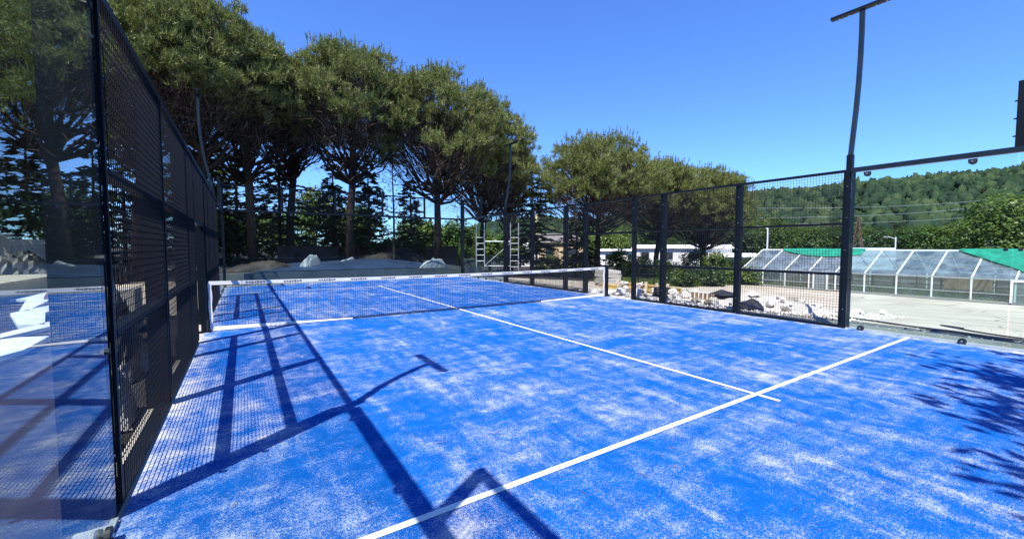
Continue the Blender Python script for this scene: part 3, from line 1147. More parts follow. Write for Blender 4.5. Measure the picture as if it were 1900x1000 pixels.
# broad-leaved trees behind the far wall and to the left
BROAD = [
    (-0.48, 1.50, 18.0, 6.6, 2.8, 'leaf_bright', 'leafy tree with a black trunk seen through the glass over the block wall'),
    (-0.40, 1.45, 23.0, 6.4, 2.3, 'leaf_dark', 'dark leafy tree behind the post-backed strip of the glass pane'),
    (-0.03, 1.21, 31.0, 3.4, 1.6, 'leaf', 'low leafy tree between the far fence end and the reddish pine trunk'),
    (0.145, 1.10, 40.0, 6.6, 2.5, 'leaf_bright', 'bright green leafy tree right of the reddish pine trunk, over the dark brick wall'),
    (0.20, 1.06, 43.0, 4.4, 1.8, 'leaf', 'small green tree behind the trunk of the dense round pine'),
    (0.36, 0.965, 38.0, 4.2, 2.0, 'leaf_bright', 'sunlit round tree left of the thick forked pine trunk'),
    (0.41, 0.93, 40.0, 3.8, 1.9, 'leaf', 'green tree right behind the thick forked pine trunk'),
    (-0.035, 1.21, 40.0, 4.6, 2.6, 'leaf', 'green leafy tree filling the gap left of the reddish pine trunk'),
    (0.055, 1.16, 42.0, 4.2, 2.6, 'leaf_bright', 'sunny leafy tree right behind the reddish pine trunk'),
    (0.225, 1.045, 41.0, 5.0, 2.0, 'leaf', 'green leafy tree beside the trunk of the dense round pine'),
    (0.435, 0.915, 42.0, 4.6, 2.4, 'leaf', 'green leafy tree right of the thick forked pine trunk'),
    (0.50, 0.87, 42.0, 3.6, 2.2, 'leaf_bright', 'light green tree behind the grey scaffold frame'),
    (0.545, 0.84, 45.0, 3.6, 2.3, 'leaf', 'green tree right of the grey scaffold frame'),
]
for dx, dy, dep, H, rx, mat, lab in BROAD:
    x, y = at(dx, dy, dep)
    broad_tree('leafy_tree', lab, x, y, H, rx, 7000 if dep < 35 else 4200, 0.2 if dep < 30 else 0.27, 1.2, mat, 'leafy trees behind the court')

# trees at the foot of the hill and beside the greenhouse
MID = [
    (1.02, 0.52, 78, 7.2, 6.5, 'leaf', 'green tree behind the lowest pine of the row'),
    (1.06, 0.50, 90, 7.4, 7.0, 'leaf_bright', 'yellow green tree above the end of the greenhouse, behind the mesh'),
    (1.12, 0.47, 84, 6.2, 6.0, 'leaf', 'tree behind the white lamp post at the greenhouse end'),
    (1.175, 0.435, 92, 6.4, 7.5, 'leaf_dark', 'dark tree behind the two bays of mesh next to the tall pole'),
    (1.24, 0.39, 96, 6.2, 6.5, 'leaf', 'tree behind the rust red pylon'),
    (1.31, 0.345, 90, 5.4, 6.0, 'leaf_dark', 'low tree behind the small street lamp'),
    (1.375, 0.305, 86, 5.8, 6.6, 'leaf', 'rounded tree right of the small street lamp'),
    (1.43, 0.265, 82, 6.0, 6.2, 'leaf_bright', 'yellow green rounded tree left of the dark cypress'),
    (0.965, 0.56, 70, 6.2, 5.0, 'leaf_dark', 'dark tree behind the white house roof'),
    (0.83, 0.66, 110, 9.4, 9.0, 'leaf', 'wide green tree behind the lone domed pine'),
    (0.73, 0.72, 100, 6.4, 8.0, 'leaf_bright', 'yellow green tree behind the small white shed'),
]
for dx, dy, dep, H, rx, mat, lab in MID:
    x, y = at(dx, dy, dep)
    broad_tree('leafy_tree', lab, x, y, H, rx, 9500, 0.42, 1.0, mat, 'trees at the foot of the hill', tr=0.3, lobes=14)
x, y = at(1.575, 0.175, 46)
broad_tree('leafy_tree', 'big pale green tree towering behind the green netting of the greenhouse', x, y, 8.3, 5.2, 16000, 0.34, 0.5, 'leaf_bright', 'trees at the foot of the hill', tr=0.3, lobes=16)
x, y = at(1.495, 0.228, 50)
conifer('dark slender cypress left of the big pale green tree', x, y, 4.0, 0.9, 24, 0.2, 2.2, 'cypress_tree', 'cedar')

# unseen trees added left and behind to darken what the court glass mirrors
src = None
for i, (x, y) in enumerate(((-15, -13), (-17, -8.5), (-16, -4), (-18, 0), (-15, -18), (-20, -11), (-20, -3), (-9, -24), (1, -26), (9, -25), (17, -24))):
    if src is None:
        src = broad_tree('leafy_tree', 'x', x, y, 8.5, 3.4, 8000, 0.45, 0.6, 'leaf_dark', 'unseen leafy trees added for the reflections')
        o = src
    else:
        o = copy_tree(src)
        o.location = (x, y, gz(x, y))
        o.rotation_euler.z = i * 1.3
    o['label'] = ['leafy tree behind the left of the viewer, nearest the side fence', 'leafy tree level with the reflecting pane, outside the frame', 'leafy tree outside the frame, level with the first mesh bay', 'leafy tree outside the frame, level with the net',
                  'rearmost leafy tree behind the viewer', 'outer leafy tree behind the one level with the reflecting pane', 'outer leafy tree left of the net, outside the frame',
                  'leafy tree straight behind the viewer, left of the shading cedar', 'leafy tree beyond the shading cedar', 'leafy tree behind the right half of the near court end', 'leafy tree behind the viewer on the yard side'][i]

# unseen belt of trees added behind the viewer to dim the glass reflections
cs_, ns_ = [], []
for i in range(16):
    bx, by = -22 + i * 3.4, -31 + 1.5 * math.sin(i * 2.1)
    m_ = 1500
    d_ = unit(rng.normal(size=(m_, 3)))
    cs_.append(np.array([bx, by, 3.4]) + d_ * (2.6 + 1.0 * rng.random((m_, 1))) * np.array([1.0, 0.8, 1.15 + 0.3 * math.sin(i * 1.7)]))
    ns_.append(d_)
cs_, ns_ = np.concatenate(cs_), unit(np.concatenate(ns_) + rng.normal(size=(16 * 1500, 3)) * 0.4)
cs_[:, 2] = np.maximum(cs_[:, 2], 0.1)
o = link('added_tree_belt', fast_mesh('added_tree_belt', leaves(cs_, unit(np.cross(ns_, unit(rng.normal(size=cs_.shape)))), ns_, np.full(len(cs_), 0.75), np.full(len(cs_), 0.55)), 4), M['leaf_dark'])
tag(o, 'dense unseen belt of trees added far behind the viewer to dim reflections', 'wood', kind='stuff')

# bushes along the wire fence beyond the yard
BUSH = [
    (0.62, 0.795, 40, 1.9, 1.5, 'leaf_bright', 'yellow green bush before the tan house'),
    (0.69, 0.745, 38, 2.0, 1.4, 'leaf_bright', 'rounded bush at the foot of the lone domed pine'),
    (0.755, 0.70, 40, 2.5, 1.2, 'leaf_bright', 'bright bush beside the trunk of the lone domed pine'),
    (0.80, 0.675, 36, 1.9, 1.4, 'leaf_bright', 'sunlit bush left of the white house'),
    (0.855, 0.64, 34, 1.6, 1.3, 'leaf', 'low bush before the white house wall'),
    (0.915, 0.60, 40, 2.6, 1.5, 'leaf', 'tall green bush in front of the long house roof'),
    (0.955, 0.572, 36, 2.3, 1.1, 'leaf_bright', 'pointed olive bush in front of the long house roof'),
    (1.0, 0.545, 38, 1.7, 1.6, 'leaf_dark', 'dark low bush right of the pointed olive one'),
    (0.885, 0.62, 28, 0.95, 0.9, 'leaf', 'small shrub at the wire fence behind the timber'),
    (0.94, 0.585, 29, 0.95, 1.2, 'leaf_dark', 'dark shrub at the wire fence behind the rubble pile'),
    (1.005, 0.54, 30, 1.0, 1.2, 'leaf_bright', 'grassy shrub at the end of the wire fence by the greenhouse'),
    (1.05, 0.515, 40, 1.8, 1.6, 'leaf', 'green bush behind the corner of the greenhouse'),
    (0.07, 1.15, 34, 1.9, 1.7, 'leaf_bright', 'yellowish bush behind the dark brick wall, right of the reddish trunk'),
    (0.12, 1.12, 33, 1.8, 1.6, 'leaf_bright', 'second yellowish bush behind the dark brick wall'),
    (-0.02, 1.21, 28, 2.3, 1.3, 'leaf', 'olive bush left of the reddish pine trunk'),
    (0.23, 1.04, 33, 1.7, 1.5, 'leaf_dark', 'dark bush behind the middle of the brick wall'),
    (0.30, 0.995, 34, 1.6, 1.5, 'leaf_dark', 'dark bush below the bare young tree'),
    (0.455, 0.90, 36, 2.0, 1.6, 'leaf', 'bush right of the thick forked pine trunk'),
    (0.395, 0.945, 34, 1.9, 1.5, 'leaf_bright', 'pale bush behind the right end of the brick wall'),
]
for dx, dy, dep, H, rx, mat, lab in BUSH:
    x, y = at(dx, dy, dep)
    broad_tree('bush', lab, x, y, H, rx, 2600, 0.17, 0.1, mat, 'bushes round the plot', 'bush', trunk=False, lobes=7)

# overhanging tree behind the viewer whose branches shade the near corner of the court
t = thing('cedar_tree', 'cedar outside the frame that shades the near corner of the turf', 'tree', (-2.05, -12.95, -0.1))
MB().tube([(0, 0, 0), (0, 0, 5), (0.1, 0, 9)], [0.25, 0.2, 0.05], 9).build('trunk', M['bark_dark'], t, True)
cents, dirs, ln = [], [], []
b = MB()
for i, (bx, by, bz, L) in enumerate(((2.5, 2.1, 6.2, 1), (1.75, 2.75, 6.4, 1), (1.0, 2.85, 6.2, 1), (0.4, 2.35, 6.0, 1), (2.9, 1.4, 6.5, 1), (0.9, 1.9, 5.6, 1), (2.2, 2.95, 6.9, 1), (-0.25, 1.75, 5.8, 1), (3.3, 2.3, 6.9, 1), (1.5, 1.5, 6.6, 1), (0.3, 1.2, 5.3, 1), (-1.2, 2.1, 6.1, 1), (-0.8, 2.35, 5.6, 1), (0.1, 2.5, 6.4, 1), (-1.8, 1.9, 5.9, 1), (-0.6, 1.7, 5.2, 1))):
    p0, p1 = np.array([0, 0, bz - 0.9]), np.array([bx, by, bz])
    b.tube(limb_path(p0, p1, 0.05, 4), [0.06, 0.05, 0.035, 0.02, 0.01], 5, False)
    m = 210
    tt = 0.3 + 0.65 * rng.random(m)
    cents.append(p0 + (p1 - p0) * tt[:, None] + rng.normal(size=(m, 3)) * np.array([0.24, 0.24, 0.14]))
    dirs.append(unit((p1 - p0) / np.linalg.norm(p1 - p0) + rng.normal(size=(m, 3)) * 0.45))
    ln.append(0.15 + 0.17 * rng.random(m))
cents, dirs, ln = map(np.concatenate, (cents, dirs, ln))
b.build('branches', M['bark_dark'], t)
link('crown', fast_mesh('crown', leaves(cents, dirs, unit(np.array([0, 0, 1]) + rng.normal(size=cents.shape) * 0.3), ln, ln * 0.4), 4), M['cedar'], t)


# ------------------------------------------------------------------ hill with forest
def lerp_tab(tab, x):
    for (a, b), (c, d) in zip(tab, tab[1:]):
        if a <= x <= c:
            return b + (d - b) * (x - a) / (c - a)
    return tab[0][1] if x < tab[0][0] else tab[-1][1]


# skyline of the hill: azimuth from +Y towards +X in degrees -> tangent of elevation
SKY = [(22, 0.012), (28, 0.045), (33, 0.060), (38, 0.062), (44, 0.055), (50, 0.075), (55, 0.082), (59, 0.105), (62, 0.108), (66, 0.107), (68, 0.108), (71, 0.112), (75, 0.112), (80, 0.113), (88, 0.115), (100, 0.11), (120, 0.06), (135, 0.02)]


def hill_z(az, d):
    top = lerp_tab(SKY, az)
    t = min(1.0, max(0.0, (d - 130) / 570.0))
    s = t * t * (3 - 2 * t)
    return -1.3 + 1.2 * (d - 130) / 130 * 0 + (700 * top * 0.97 + 1.5) * (0.35 * t + 0.65 * s) + 4 * math.sin(az * 0.9 + d * 0.01) * t * (1 - t)


m = MB()
AZ = [20 + 2 * i for i in range(59)]
DD = [128, 160, 200, 260, 330, 410, 500, 600, 700, 850, 1200]
for d in DD:
    for az in AZ:
        z = hill_z(az, min(d, 700))
        if d == 128:
            z = -3
        if d > 700:
            z *= 0.92 if d == 850 else 0.6
        m.v.append((CX + d * math.sin(R(az)), CY + d * math.cos(R(az)), z))
n = len(AZ)
for j in range(len(DD) - 1):
    for i in range(n - 1):
        m.f.append((j * n + i, j * n + i + 1, (j + 1) * n + i + 1, (j + 1) * n + i))
tag(m.build('hill', M['forest'], None, True), kind='structure')

bm_ico = None
import bmesh
bm_ico = bmesh.new()
bmesh.ops.create_icosphere(bm_ico, subdivisions=2, radius=1.0)
IV = np.array([v.co[:] for v in bm_ico.verts])
IF = np.array([[v.index for v in f.verts] for f in bm_ico.faces])
bm_ico.free()
NF = 9500
d = np.sqrt(rng.random(NF) * (720 ** 2 - 135 ** 2) + 135 ** 2)
az = 24 + rng.random(NF) * 76
# denser on the skyline
d[:900] = 690 + rng.random(900) * 15
px = CX + d * np.sin(np.radians(az))
py = CY + d * np.cos(np.radians(az))
pz = np.array([hill_z(a, min(q, 700)) for a, q in zip(az, d)])
sz = 1.7 + rng.random(NF) ** 1.6 * 3.4
sz[:900] = 2.0 + rng.random(900) * 3.0
V = np.repeat(IV[None], NF, 0)
V = V * (1 + 0.30 * rng.normal(size=(NF, len(IV), 1)))
hs = (0.8 + 1.0 * rng.random(NF))
V = V * np.stack([sz, sz, sz * hs], 1)[:, None, :] * 0.7
V = V + np.stack([px, py, pz + sz * 0.55], 1)[:, None, :]
F = (IF[None] + (np.arange(NF) * len(IV))[:, None, None]).reshape(-1, 3)
fo = link('hillside_forest', tri_mesh('hillside_forest', V.reshape(-1, 3), F), M['forest'])
tag(fo, 'dark green forest covering the hill behind the greenhouse', 'forest', kind='stuff')


# ------------------------------------------------------------------ far side buildings, lamps, lines
def house(label, dx, dy, dep, w, dp, h, rz, wall, roofh=0.5, wins=3):
    x, y = at(dx, dy, dep)
    z = -1.2
    t = thing('house', label, 'house', (x, y, z), rz, 'low houses beyond the bushes')
    MB().box((-w / 2, -dp / 2, 0), (w / 2, dp / 2, h)).build('wall', M[wall], t)
    m = MB()
    o = 0.35
    m.add([(-w / 2 - o, -dp / 2 - o, h), (w / 2 + o, -dp / 2 - o, h), (w / 2 + o, dp / 2 + o, h), (-w / 2 - o, dp / 2 + o, h), (-w / 2 - o, 0, h + roofh), (w / 2 + o, 0, h + roofh)],
          [(3, 2, 1, 0), (0, 1, 5, 4), (2, 3, 4, 5), (0, 4, 3), (1, 2, 5)])
    m.build('roof', M['whiteplastic'] if wall == 'house' else M['rooftile'], t)
    for i in range(wins):
        xx = -w / 2 + w * (i + 0.5) / wins
        f = MB().box((xx - 0.55, -dp / 2 - 0.05, h * 0.36), (xx + 0.55, -dp / 2 - 0.004, h * 0.78)).build('window', M['window'], t)
        MB().box((xx - 0.62, -dp / 2 - 0.08, h * 0.33), (xx + 0.62, -dp / 2 - 0.004, h * 0.355)).build('sill', M['white'], f)
    return t


house('long low white house with a pale shallow roof behind the bushes', 0.885, 0.62, 62, 13, 6, 2.5, R(-52), 'house', 0.55, 4)
house('small white shed with a flat pale roof left of the long house', 0.765, 0.70, 64, 6.5, 4, 2.1, R(-46), 'house', 0.3, 2)
house('tan house wall with a dark gable roof behind the corner of the court', 0.645, 0.78, 58, 6, 5, 3.3, R(-38), 'tan', 1.3, 2)
house('dark roofed low barn left of the tan house', 0.595, 0.81, 60, 5, 5, 2.4, R(-38), 'house', 1.0, 2)
house('grey roofed cabin at the greenhouse corner behind bushes', 1.005, 0.55, 56, 5, 4, 1.4, R(-60), 'house', 0.5, 2)['label']
x, y = at(1.265, 0.372, 52)
t = thing('site_container', 'white box roof showing just above the greenhouse ridge', 'container', (x, y, -1.2), R(-70))
MB().box((-2.3, -1.2, 0), (2.3, 1.2, 2.35)).build('body', M['white'], t)
MB().box((-2.4, -1.3, 2.352), (2.4, 1.3, 2.62)).build('roof', M['white'], t)


def lamp_post(label, dx, dy, dep, h, arm):
    x, y = at(dx, dy, dep)
    t = thing('street_lamp', label, 'street lamp', (x, y, -1.2), R(-65), 'white street lamps behind the greenhouse')
    MB().tube([(0, 0, 0), (0, 0, h)], [0.11, 0.08], 8).build('pole', M['white'], t)
    MB().tube([(0, 0, h - 0.3), (-arm, 0, h + 0.05)], 0.05, 6).build('arm', M['white'], t)
    MB().box((-arm - 0.6, -0.14, h + 0.0), (-arm, 0.14, h + 0.14)).build('lamp_head', M['galv'], t)


lamp_post('white lamp post at the end of the greenhouse, behind the mesh', 1.062, 0.505, 55, 5.4, 0.7)
lamp_post('small white street lamp behind the middle of the greenhouse', 1.318, 0.336, 70, 4.4, 1.0)
x, y = at(1.243, 0.386, 75)
t = thing('lattice_pylon', 'rust red lattice pylon right of the tall pole', 'pylon', (x, y, -1.2))
for a, b in ((-1, -1), (1, -1), (1, 1), (-1, 1)):
    MB().bar((a * 0.8, b * 0.8, 0), (a * 0.08, b * 0.08, 8.2), 0.12).build('leg', M['rust'], t)
for k in range(9):
    z, w = k * 0.9, 0.8 - 0.72 * k * 0.9 / 8.2
    z2, w2 = z + 0.9, 0.8 - 0.72 * (z + 0.9) / 8.2
    for a, b, c, e in ((-1, -1, 1, -1), (1, -1, 1, 1), (1, 1, -1, 1), (-1, 1, -1, -1)):
        MB().bar((a * w, b * w, z), (c * w2, e * w2, z2), 0.07).build('brace', M['rust'], t)
# overhead lines strung along the hill
for i, (z0, z1, dep) in enumerate(((9.6, 13.8, 88), (6.6, 10.8, 92), (7.4, 12.4, 86))):
    pts = []
    for k in range(21):
        f = k / 20
        a = 1.0 + 0.75 * f
        bb = 0.53 - 0.48 * f
        xx, yy = at(a, bb, dep)
        pts.append((xx, yy, z0 + (z1 - z0) * f * 1.15 - 1.6 * math.sin(math.pi * f)))
    o = MB().tube(pts, 0.035, 4).build('power_line', M['galv'], None)
    tag(o, ('topmost thin power line crossing the forested hill', 'lowest thin power line crossing the forested hill', 'middle thin power line crossing the forested hill')[i], 'power line', 'power lines before the hill')

# wooden utility pole beyond the far corner
x, y = at(0.595, 0.81, 38)
t = thing('utility_pole', 'slim weathered wooden pole right of the grey scaffold frame', 'pole', (x, y, gz(x, y)))
MB().tube([(0, 0, -0.3), (0.03, 0, 3), (0, 0, 6.5)], [0.13, 0.11, 0.08], 8).build('shaft', M['stake'], t, True)
MB().tube([(-0.25, 0, 5.9), (0.25, 0, 5.9)], 0.04, 6).build('cross_bar', M['bark_dark'], t)


# ------------------------------------------------------------------ scaffold frame beyond the far corner
x, y = at(0.49, 0.875, 25.5)
t = thing('scaffold_frame', 'grey steel scaffold frame of two ladder towers joined by a bar', 'scaffold', (x, y, gz(x, y)), R(-31))
GZ = gz(x, y)
for x0 in (-0.55, 1.55):
    for dx_ in (0, 0.5):
        MB().tube([(x0 + dx_, 0, 0), (x0 + dx_, 0, 3.0 - GZ)], 0.032, 6).build('upright', M['galv'], t)
    for k in range(6):
        zz = 0.25 + k * 0.36
        MB().tube([(x0 + 0.02, 0, zz), (x0 + 0.48, 0, zz)], 0.016, 5).build('rung', M['galv'], t)
MB().tube([(-0.03, 0.03, 1.85 - GZ), (1.55, 0.03, 1.85 - GZ)], 0.03, 6).build('cross_bar', M['galv'], t)
MB().tube([(0.0, -0.04, 0.35), (1.55, -0.04, 1.75 - GZ)], 0.02, 5).build('brace', M['galv'], t)
MB().tube([(-0.05, 0.05, 0.3), (1.55, 0.05, 0.3)], 0.02, 5).build('brace', M['galv'], t)


# ------------------------------------------------------------------ behind the far glass
tag(MB().box((-5.6, 10.56, -0.2), (6.6, 10.82, 0.46)).build('retaining_wall', M['darkc']), 'low concrete retaining wall just behind the far glass', 'wall')
t = thing('brick_wall', 'dark brown garden wall behind the far end under the pines', 'wall', (0, 0, 0))
MB().box((-2.6, 20.2, 0.2), (9.6, 20.42, 1.52)).build('wall', M['darkwall'], t)
MB().box((-2.65, 20.14, 1.522), (9.65, 20.48, 1.58)).build('coping', M['darkwall'], t)
# slim fence on top of the wall
t = thing('wire_fence', 'thin dark wire fence along the top of the brown garden wall', 'fence', (0, 0, 0))
for k in range(8):
    MB().tube([(-2.4 + k * 1.68, 20.55, 0.5), (-2.4 + k * 1.68, 20.55, 2.75)], 0.035, 6).build('post', M['steel'], t)
for z in (1.75, 2.05, 2.35, 2.65):
    MB().tube([(-2.4, 20.55, z), (9.36, 20.55, z)], 0.008, 4).build('wire', M['wire'], t)


def draped(name, label, cat, x, y, z, sx, sy, h, mat, rz=0, n=16, crump=0.12, group=None):
    """a heap under a sheet: lumpy mound with creases"""
    vs = []
    ph = random.random() * 6
    for j in range(n + 1):
        for i in range(n + 1):
            u, v = 2 * i / n - 1, 2 * j / n - 1
            r = max(abs(u) ** 2.2, abs(v) ** 2.2) * 0.55 + 0.45 * min(1, math.hypot(u, v)) ** 2.2
            f = max(0.0, 1 - r) ** 0.8
            f *= 1 + 0.35 * math.sin(u * 3.1 + ph) * math.cos(v * 2.3 + ph)
            cz = h * f + crump * h * random.uniform(-1, 1) * (0.3 if f > 0.05 else 0) + (crump * h * 1.2 * abs(math.sin(u * 9 + v * 5 + ph)) * f)
            e = 1 + (0.07 * random.uniform(-1, 1) if max(abs(u), abs(v)) > 0.95 else 0)
            vs.append((u * sx * e, v * sy * e, max(0.012, cz)))
    m = MB().add(vs, [(j * (n + 1) + i, j * (n + 1) + i + 1, (j + 1) * (n + 1) + i + 1, (j + 1) * (n + 1) + i) for j in range(n) for i in range(n)])
    # closed underside so the sheet has body
    k = len(m.v)
    m.v += [(-sx, -sy, -0.03), (sx, -sy, -0.03), (sx, sy, -0.03), (-sx, sy, -0.03)]
    m.f.append((k + 3, k + 2, k + 1, k))
    o = m.build(name, M[mat], None, False, (x, y, z))
    o.rotation_euler.z = rz
    return tag(o, label, cat, group)


draped('ground_sheet', 'large blue grey sheet spread over the earth behind the far glass', 'sheet', 0.6, 13.6, gz(0, 13), 4.6, 2.2, 0.32, 'bluetarp')
draped('white_sheet', 'pointed pale plastic sheet propped up behind the far glass', 'sheet', -1.65, 12.6, 0.47, 0.55, 0.3, 0.62, 'shadedplastic', 0.4, 8)
draped('white_bag', 'crumpled pale bag lying on the edge of the retaining wall', 'bag', 4.0, 11.3, gz(4, 11.3), 0.75, 0.35, 0.42, 'shadedplastic', 0.1, 10, 0.25)
draped('white_bag', 'small pale bag in the middle of the blue grey sheet', 'bag', 0.5, 14.6, 0.72, 0.35, 0.2, 0.2, 'shadedplastic', 0.6, 8, 0.25)
draped('plastic_bag', 'pale scrap of plastic beside the pointed sheet', 'bag', -0.2, 12.9, 0.66, 0.30, 0.16, 0.16, 'shadedplastic', 0.2, 8, 0.25)
draped('soil_heap', 'dark heap of earth left of the pointed pale sheet', 'heap', -3.6, 13.2, 0.42, 1.5, 0.9, 0.3, 'soil', 0, 14, 0.3)
draped('soil_heap', 'dark heap of earth in front of the brown garden wall', 'heap', 3.4, 17.4, 0.5, 2.6, 1.2, 0.6, 'soil', 0, 14, 0.3)


def rock_mesh(s, seed):
    r = np.random.default_rng(seed)
    bm = bmesh.new()
    bmesh.ops.create_icosphere(bm, subdivisions=1, radius=1.0)
    sc = np.array([1, 0.75 + 0.3 * r.random(), 0.5 + 0.25 * r.random()]) * s
    for v in bm.verts:
        k = 1 + 0.28 * r.normal()
        v.co = Vector((v.co.x * sc[0] * k, v.co.y * sc[1] * k, v.co.z * sc[2] * k))
    me = bpy.data.meshes.new('stone')
    bm.to_mesh(me)
    bm.free()
    return me


ROCKS = [rock_mesh(1.0, i) for i in range(6)]


def rocks(parent, pts, mat, name='stone'):
    for i, (x, y, z, s) in enumerate(pts):
        me = ROCKS[i % 6]
        key = (me.name, mat)
        if key not in RM:
            c = me.copy()
            c.materials.clear()
            c.materials.append(M[mat])
            RM[key] = c
        o = bpy.data.objects.new(name, RM[key])
        C.objects.link(o)
        o.parent = parent
        o.location = (x, y, z)
        o.scale = (s, s, s)
        o.rotation_euler = (random.random() * 0.6, random.random() * 0.6, random.random() * 6.28)


RM = {}
t = thing('rubble_pile', 'white rubble pile strewn on the yard behind the mesh fence', 'rubble', (0, 0, 0))
pts = []
for i in range(250):
    y = random.uniform(-5.0, 1.2)
    x = 6.0 + random.betavariate(1.6, 2.2) * 4.6 - 0.25 * (y + 2)
    s = random.choice((0.05, 0.06, 0.07, 0.08, 0.1, 0.12, 0.16))
    hump = 0.34 * math.exp(-((x - 7.6 + 0.2 * (y + 2)) / 1.0) ** 2) * (1 if y > -4.2 else 0.5)
    pts.append((x, y, gz(x, y) + 0.01 + hump * random.random() + s * 0.3, s))
rocks(t, pts[:215], 'stone')
rocks(t, pts[215:], 'dull')
m = MB()
for i in range(3000):
    y = random.uniform(-5.6, 2.5)
    x = 5.7 + random.betavariate(1.5, 2.2) * 5.0 - 0.2 * (y + 2)
    s = random.uniform(0.012, 0.05)
    z = gz(x, y) + 0.016
    a = random.random() * 3
    m.add([(x + s * math.cos(a), y + s * math.sin(a), z - 0.01), (x - s * math.sin(a), y + s * math.cos(a), z - 0.01), (x - s * math.cos(a), y - s * math.sin(a), z - 0.01), (x + s * 0.1, y, z + s)],
          [(0, 1, 3), (1, 2, 3), (2, 0, 3)])
tag(m.build('chippings', M['stone'], t), kind='stuff')
m = MB()
for i in range(1500):
    y = random.uniform(-9.8, 6)
    x = 5.45 + random.betavariate(1.1, 2.6) * 6
    s = random.uniform(0.008, 0.035)
    z = gz(x, y) + 0.016
    a = random.random() * 3
    m.add([(x + s * math.cos(a), y + s * math.sin(a), z - 0.012), (x - s * math.sin(a), y + s * math.cos(a), z - 0.012), (x - s * math.cos(a), y - s * math.sin(a), z - 0.012), (x + s * 0.1, y, z + s * 0.8)],
          [(0, 1, 3), (1, 2, 3), (2, 0, 3)])
tag(m.build('gravel_litter', M['dull']), 'loose gravel and grit strewn over the concrete yard', 'gravel', kind='stuff')
n_ = 420
cen = np.column_stack([-4.9 + 9.8 * rng.random(n_), -9 + 17 * rng.random(n_) ** 1.3, np.full(n_, 0.012)])
dr = unit(np.column_stack([rng.normal(size=(n_, 2)), 0.05 * rng.normal(size=n_)]))
tag(link('needle_litter', fast_mesh('needle_litter', blades(cen, dr, 0.05 + 0.06 * rng.random(n_), np.full(n_, 0.006)), 3), M['twig']), 'dry brown pine needles scattered on the blue turf', 'needles', kind='stuff')
draped('rubble_mound', 'pale sandy mound under the white rubble', 'mound', 7.6, -1.9, gz(7.6, -1.9) - 0.02, 1.2, 3.0, 0.26, 'mound', 0.15, 16, 0.25)
draped('plastic_sheet', 'crumpled black plastic lying among the white rubble', 'sheet', 6.75, -3.4, -0.06, 0.42, 0.34, 0.13, 'tarp', 0.5, 10, 0.3)
draped('plastic_sheet', 'flat black plastic scrap on the edge of the white rubble', 'sheet', 7.3, -2.4, 0.12, 0.3, 0.3, 0.1, 'tarp', 1.1, 8, 0.3)

# yellow formwork beams and stakes by the gate opening
spots = [(7.2, 0.2, 0.02, 2.6, 1.38), (7.5, 0.35, 0.02, 2.6, 1.42), (7.8, 0.4, 0.02, 2.5, 1.36), (7.35, 0.5, 0.19, 2.4, 1.42), (7.65, 0.3, 0.19, 2.4, 1.37), (8.2, 2.3, 0.02, 2.4, 1.5), (8.5, 2.4, 0.02, 2.4, 1.45)]
labs = ['yellow timber beam lying nearest the mesh in the lower layer', 'middle yellow timber beam of the lower layer', 'yellow timber beam at the back of the lower layer',
        'upper yellow timber beam on the side near the mesh', 'upper yellow timber beam on the yard side', 'single yellow timber beam lying behind the net post', 'yellow timber beam beside the one behind the net post']
bm_ = None
for (x, y, z, L, a), lab in zip(spots, labs):
    t = thing('timber_beam', lab, 'beam', (x, y, gz(x, y) + z + 0.02), a, 'yellow formwork beams by the gate')
    if bm_ is None:
        parts = [MB().box((-1.25, -0.04, 0.0), (1.25, 0.04, 0.04)).build('flange', M['timber'], t),
                 MB().box((-1.25, -0.015, 0.041), (1.25, 0.015, 0.119)).build('web', M['timber'], t),
                 MB().box((-1.25, -0.04, 0.12), (1.25, 0.04, 0.16)).build('flange', M['timber'], t)]
        bm_ = parts
    else:
        for p in bm_:
            c = p.copy()
            C.objects.link(c)
            c.parent = t
stk = [(7.05, 1.35, 'leftmost pale stake standing by the yellow beams'), (7.15, 0.72, 'second pale stake from the net post side'), (7.2, 0.28, 'third pale stake, by the first post of the opening'),
       (7.25, -0.2, 'fourth pale stake next to the black bundle'), (7.3, -0.55, 'pale stake right in front of the black bundle')]
for i, (x, y, lab) in enumerate(stk):
    o = MB().bar((0, 0, 0), (0.05 * (i % 3 - 1), 0.06, 0.46), 0.09, 0.05).build('timber_stake', M['stake'], None, False, (x, y, gz(x, y)))
    tag(o, lab, 'stake', 'pale stakes among the beams')
t = thing('timber_plank', 'orange brown plank slanting over the rubble edge', 'plank', (6.7, -1.6, -0.02), R(100))
MB().box((-0.9, -0.06, 0), (0.9, 0.06, 0.03)).build('board', M['brownwood'], t)
for k in range(6):
    MB().box((-0.8 + k * 0.12, -0.05, 0.031), (-0.76 + k * 0.12, 0.05, 0.20)).build('slat', M['brownwood'], t)
t = thing('cable_coil', 'black coil bundle at the foot of the fence post by the beams', 'coil', (6.75, -0.7, -0.08))
for k in range(4):
    pts = [(0.26 * math.cos(a * 0.5236) * (1 - 0.05 * k), 0.26 * math.sin(a * 0.5236) * (1 - 0.05 * k), 0.05 + 0.075 * k) for a in range(13)]
    MB().tube(pts, 0.045, 6, False).build('coil_turn', M['rubber'], t)
# pale block stack behind the net end
t0 = None
for k in range(5):
    o = MB().box((-0.35, -0.55, 0), (0.35, 0.55, 0.14)).build('concrete_slab', M['wallc'], None, False, (9.6, 4.4, gz(9.6, 4.4) + 0.03 + k * 0.155))
    o.rotation_euler.z = 0.1 * (k % 2) - 0.3
    tag(o, ['bottom slab of the pale stack behind the net end', 'second slab from below in the pale stack', 'middle slab of the pale stack behind the net end', 'second slab from the top of the pale stack', 'top slab of the pale stack behind the net end'][k], 'slab', 'stack of pale concrete slabs')
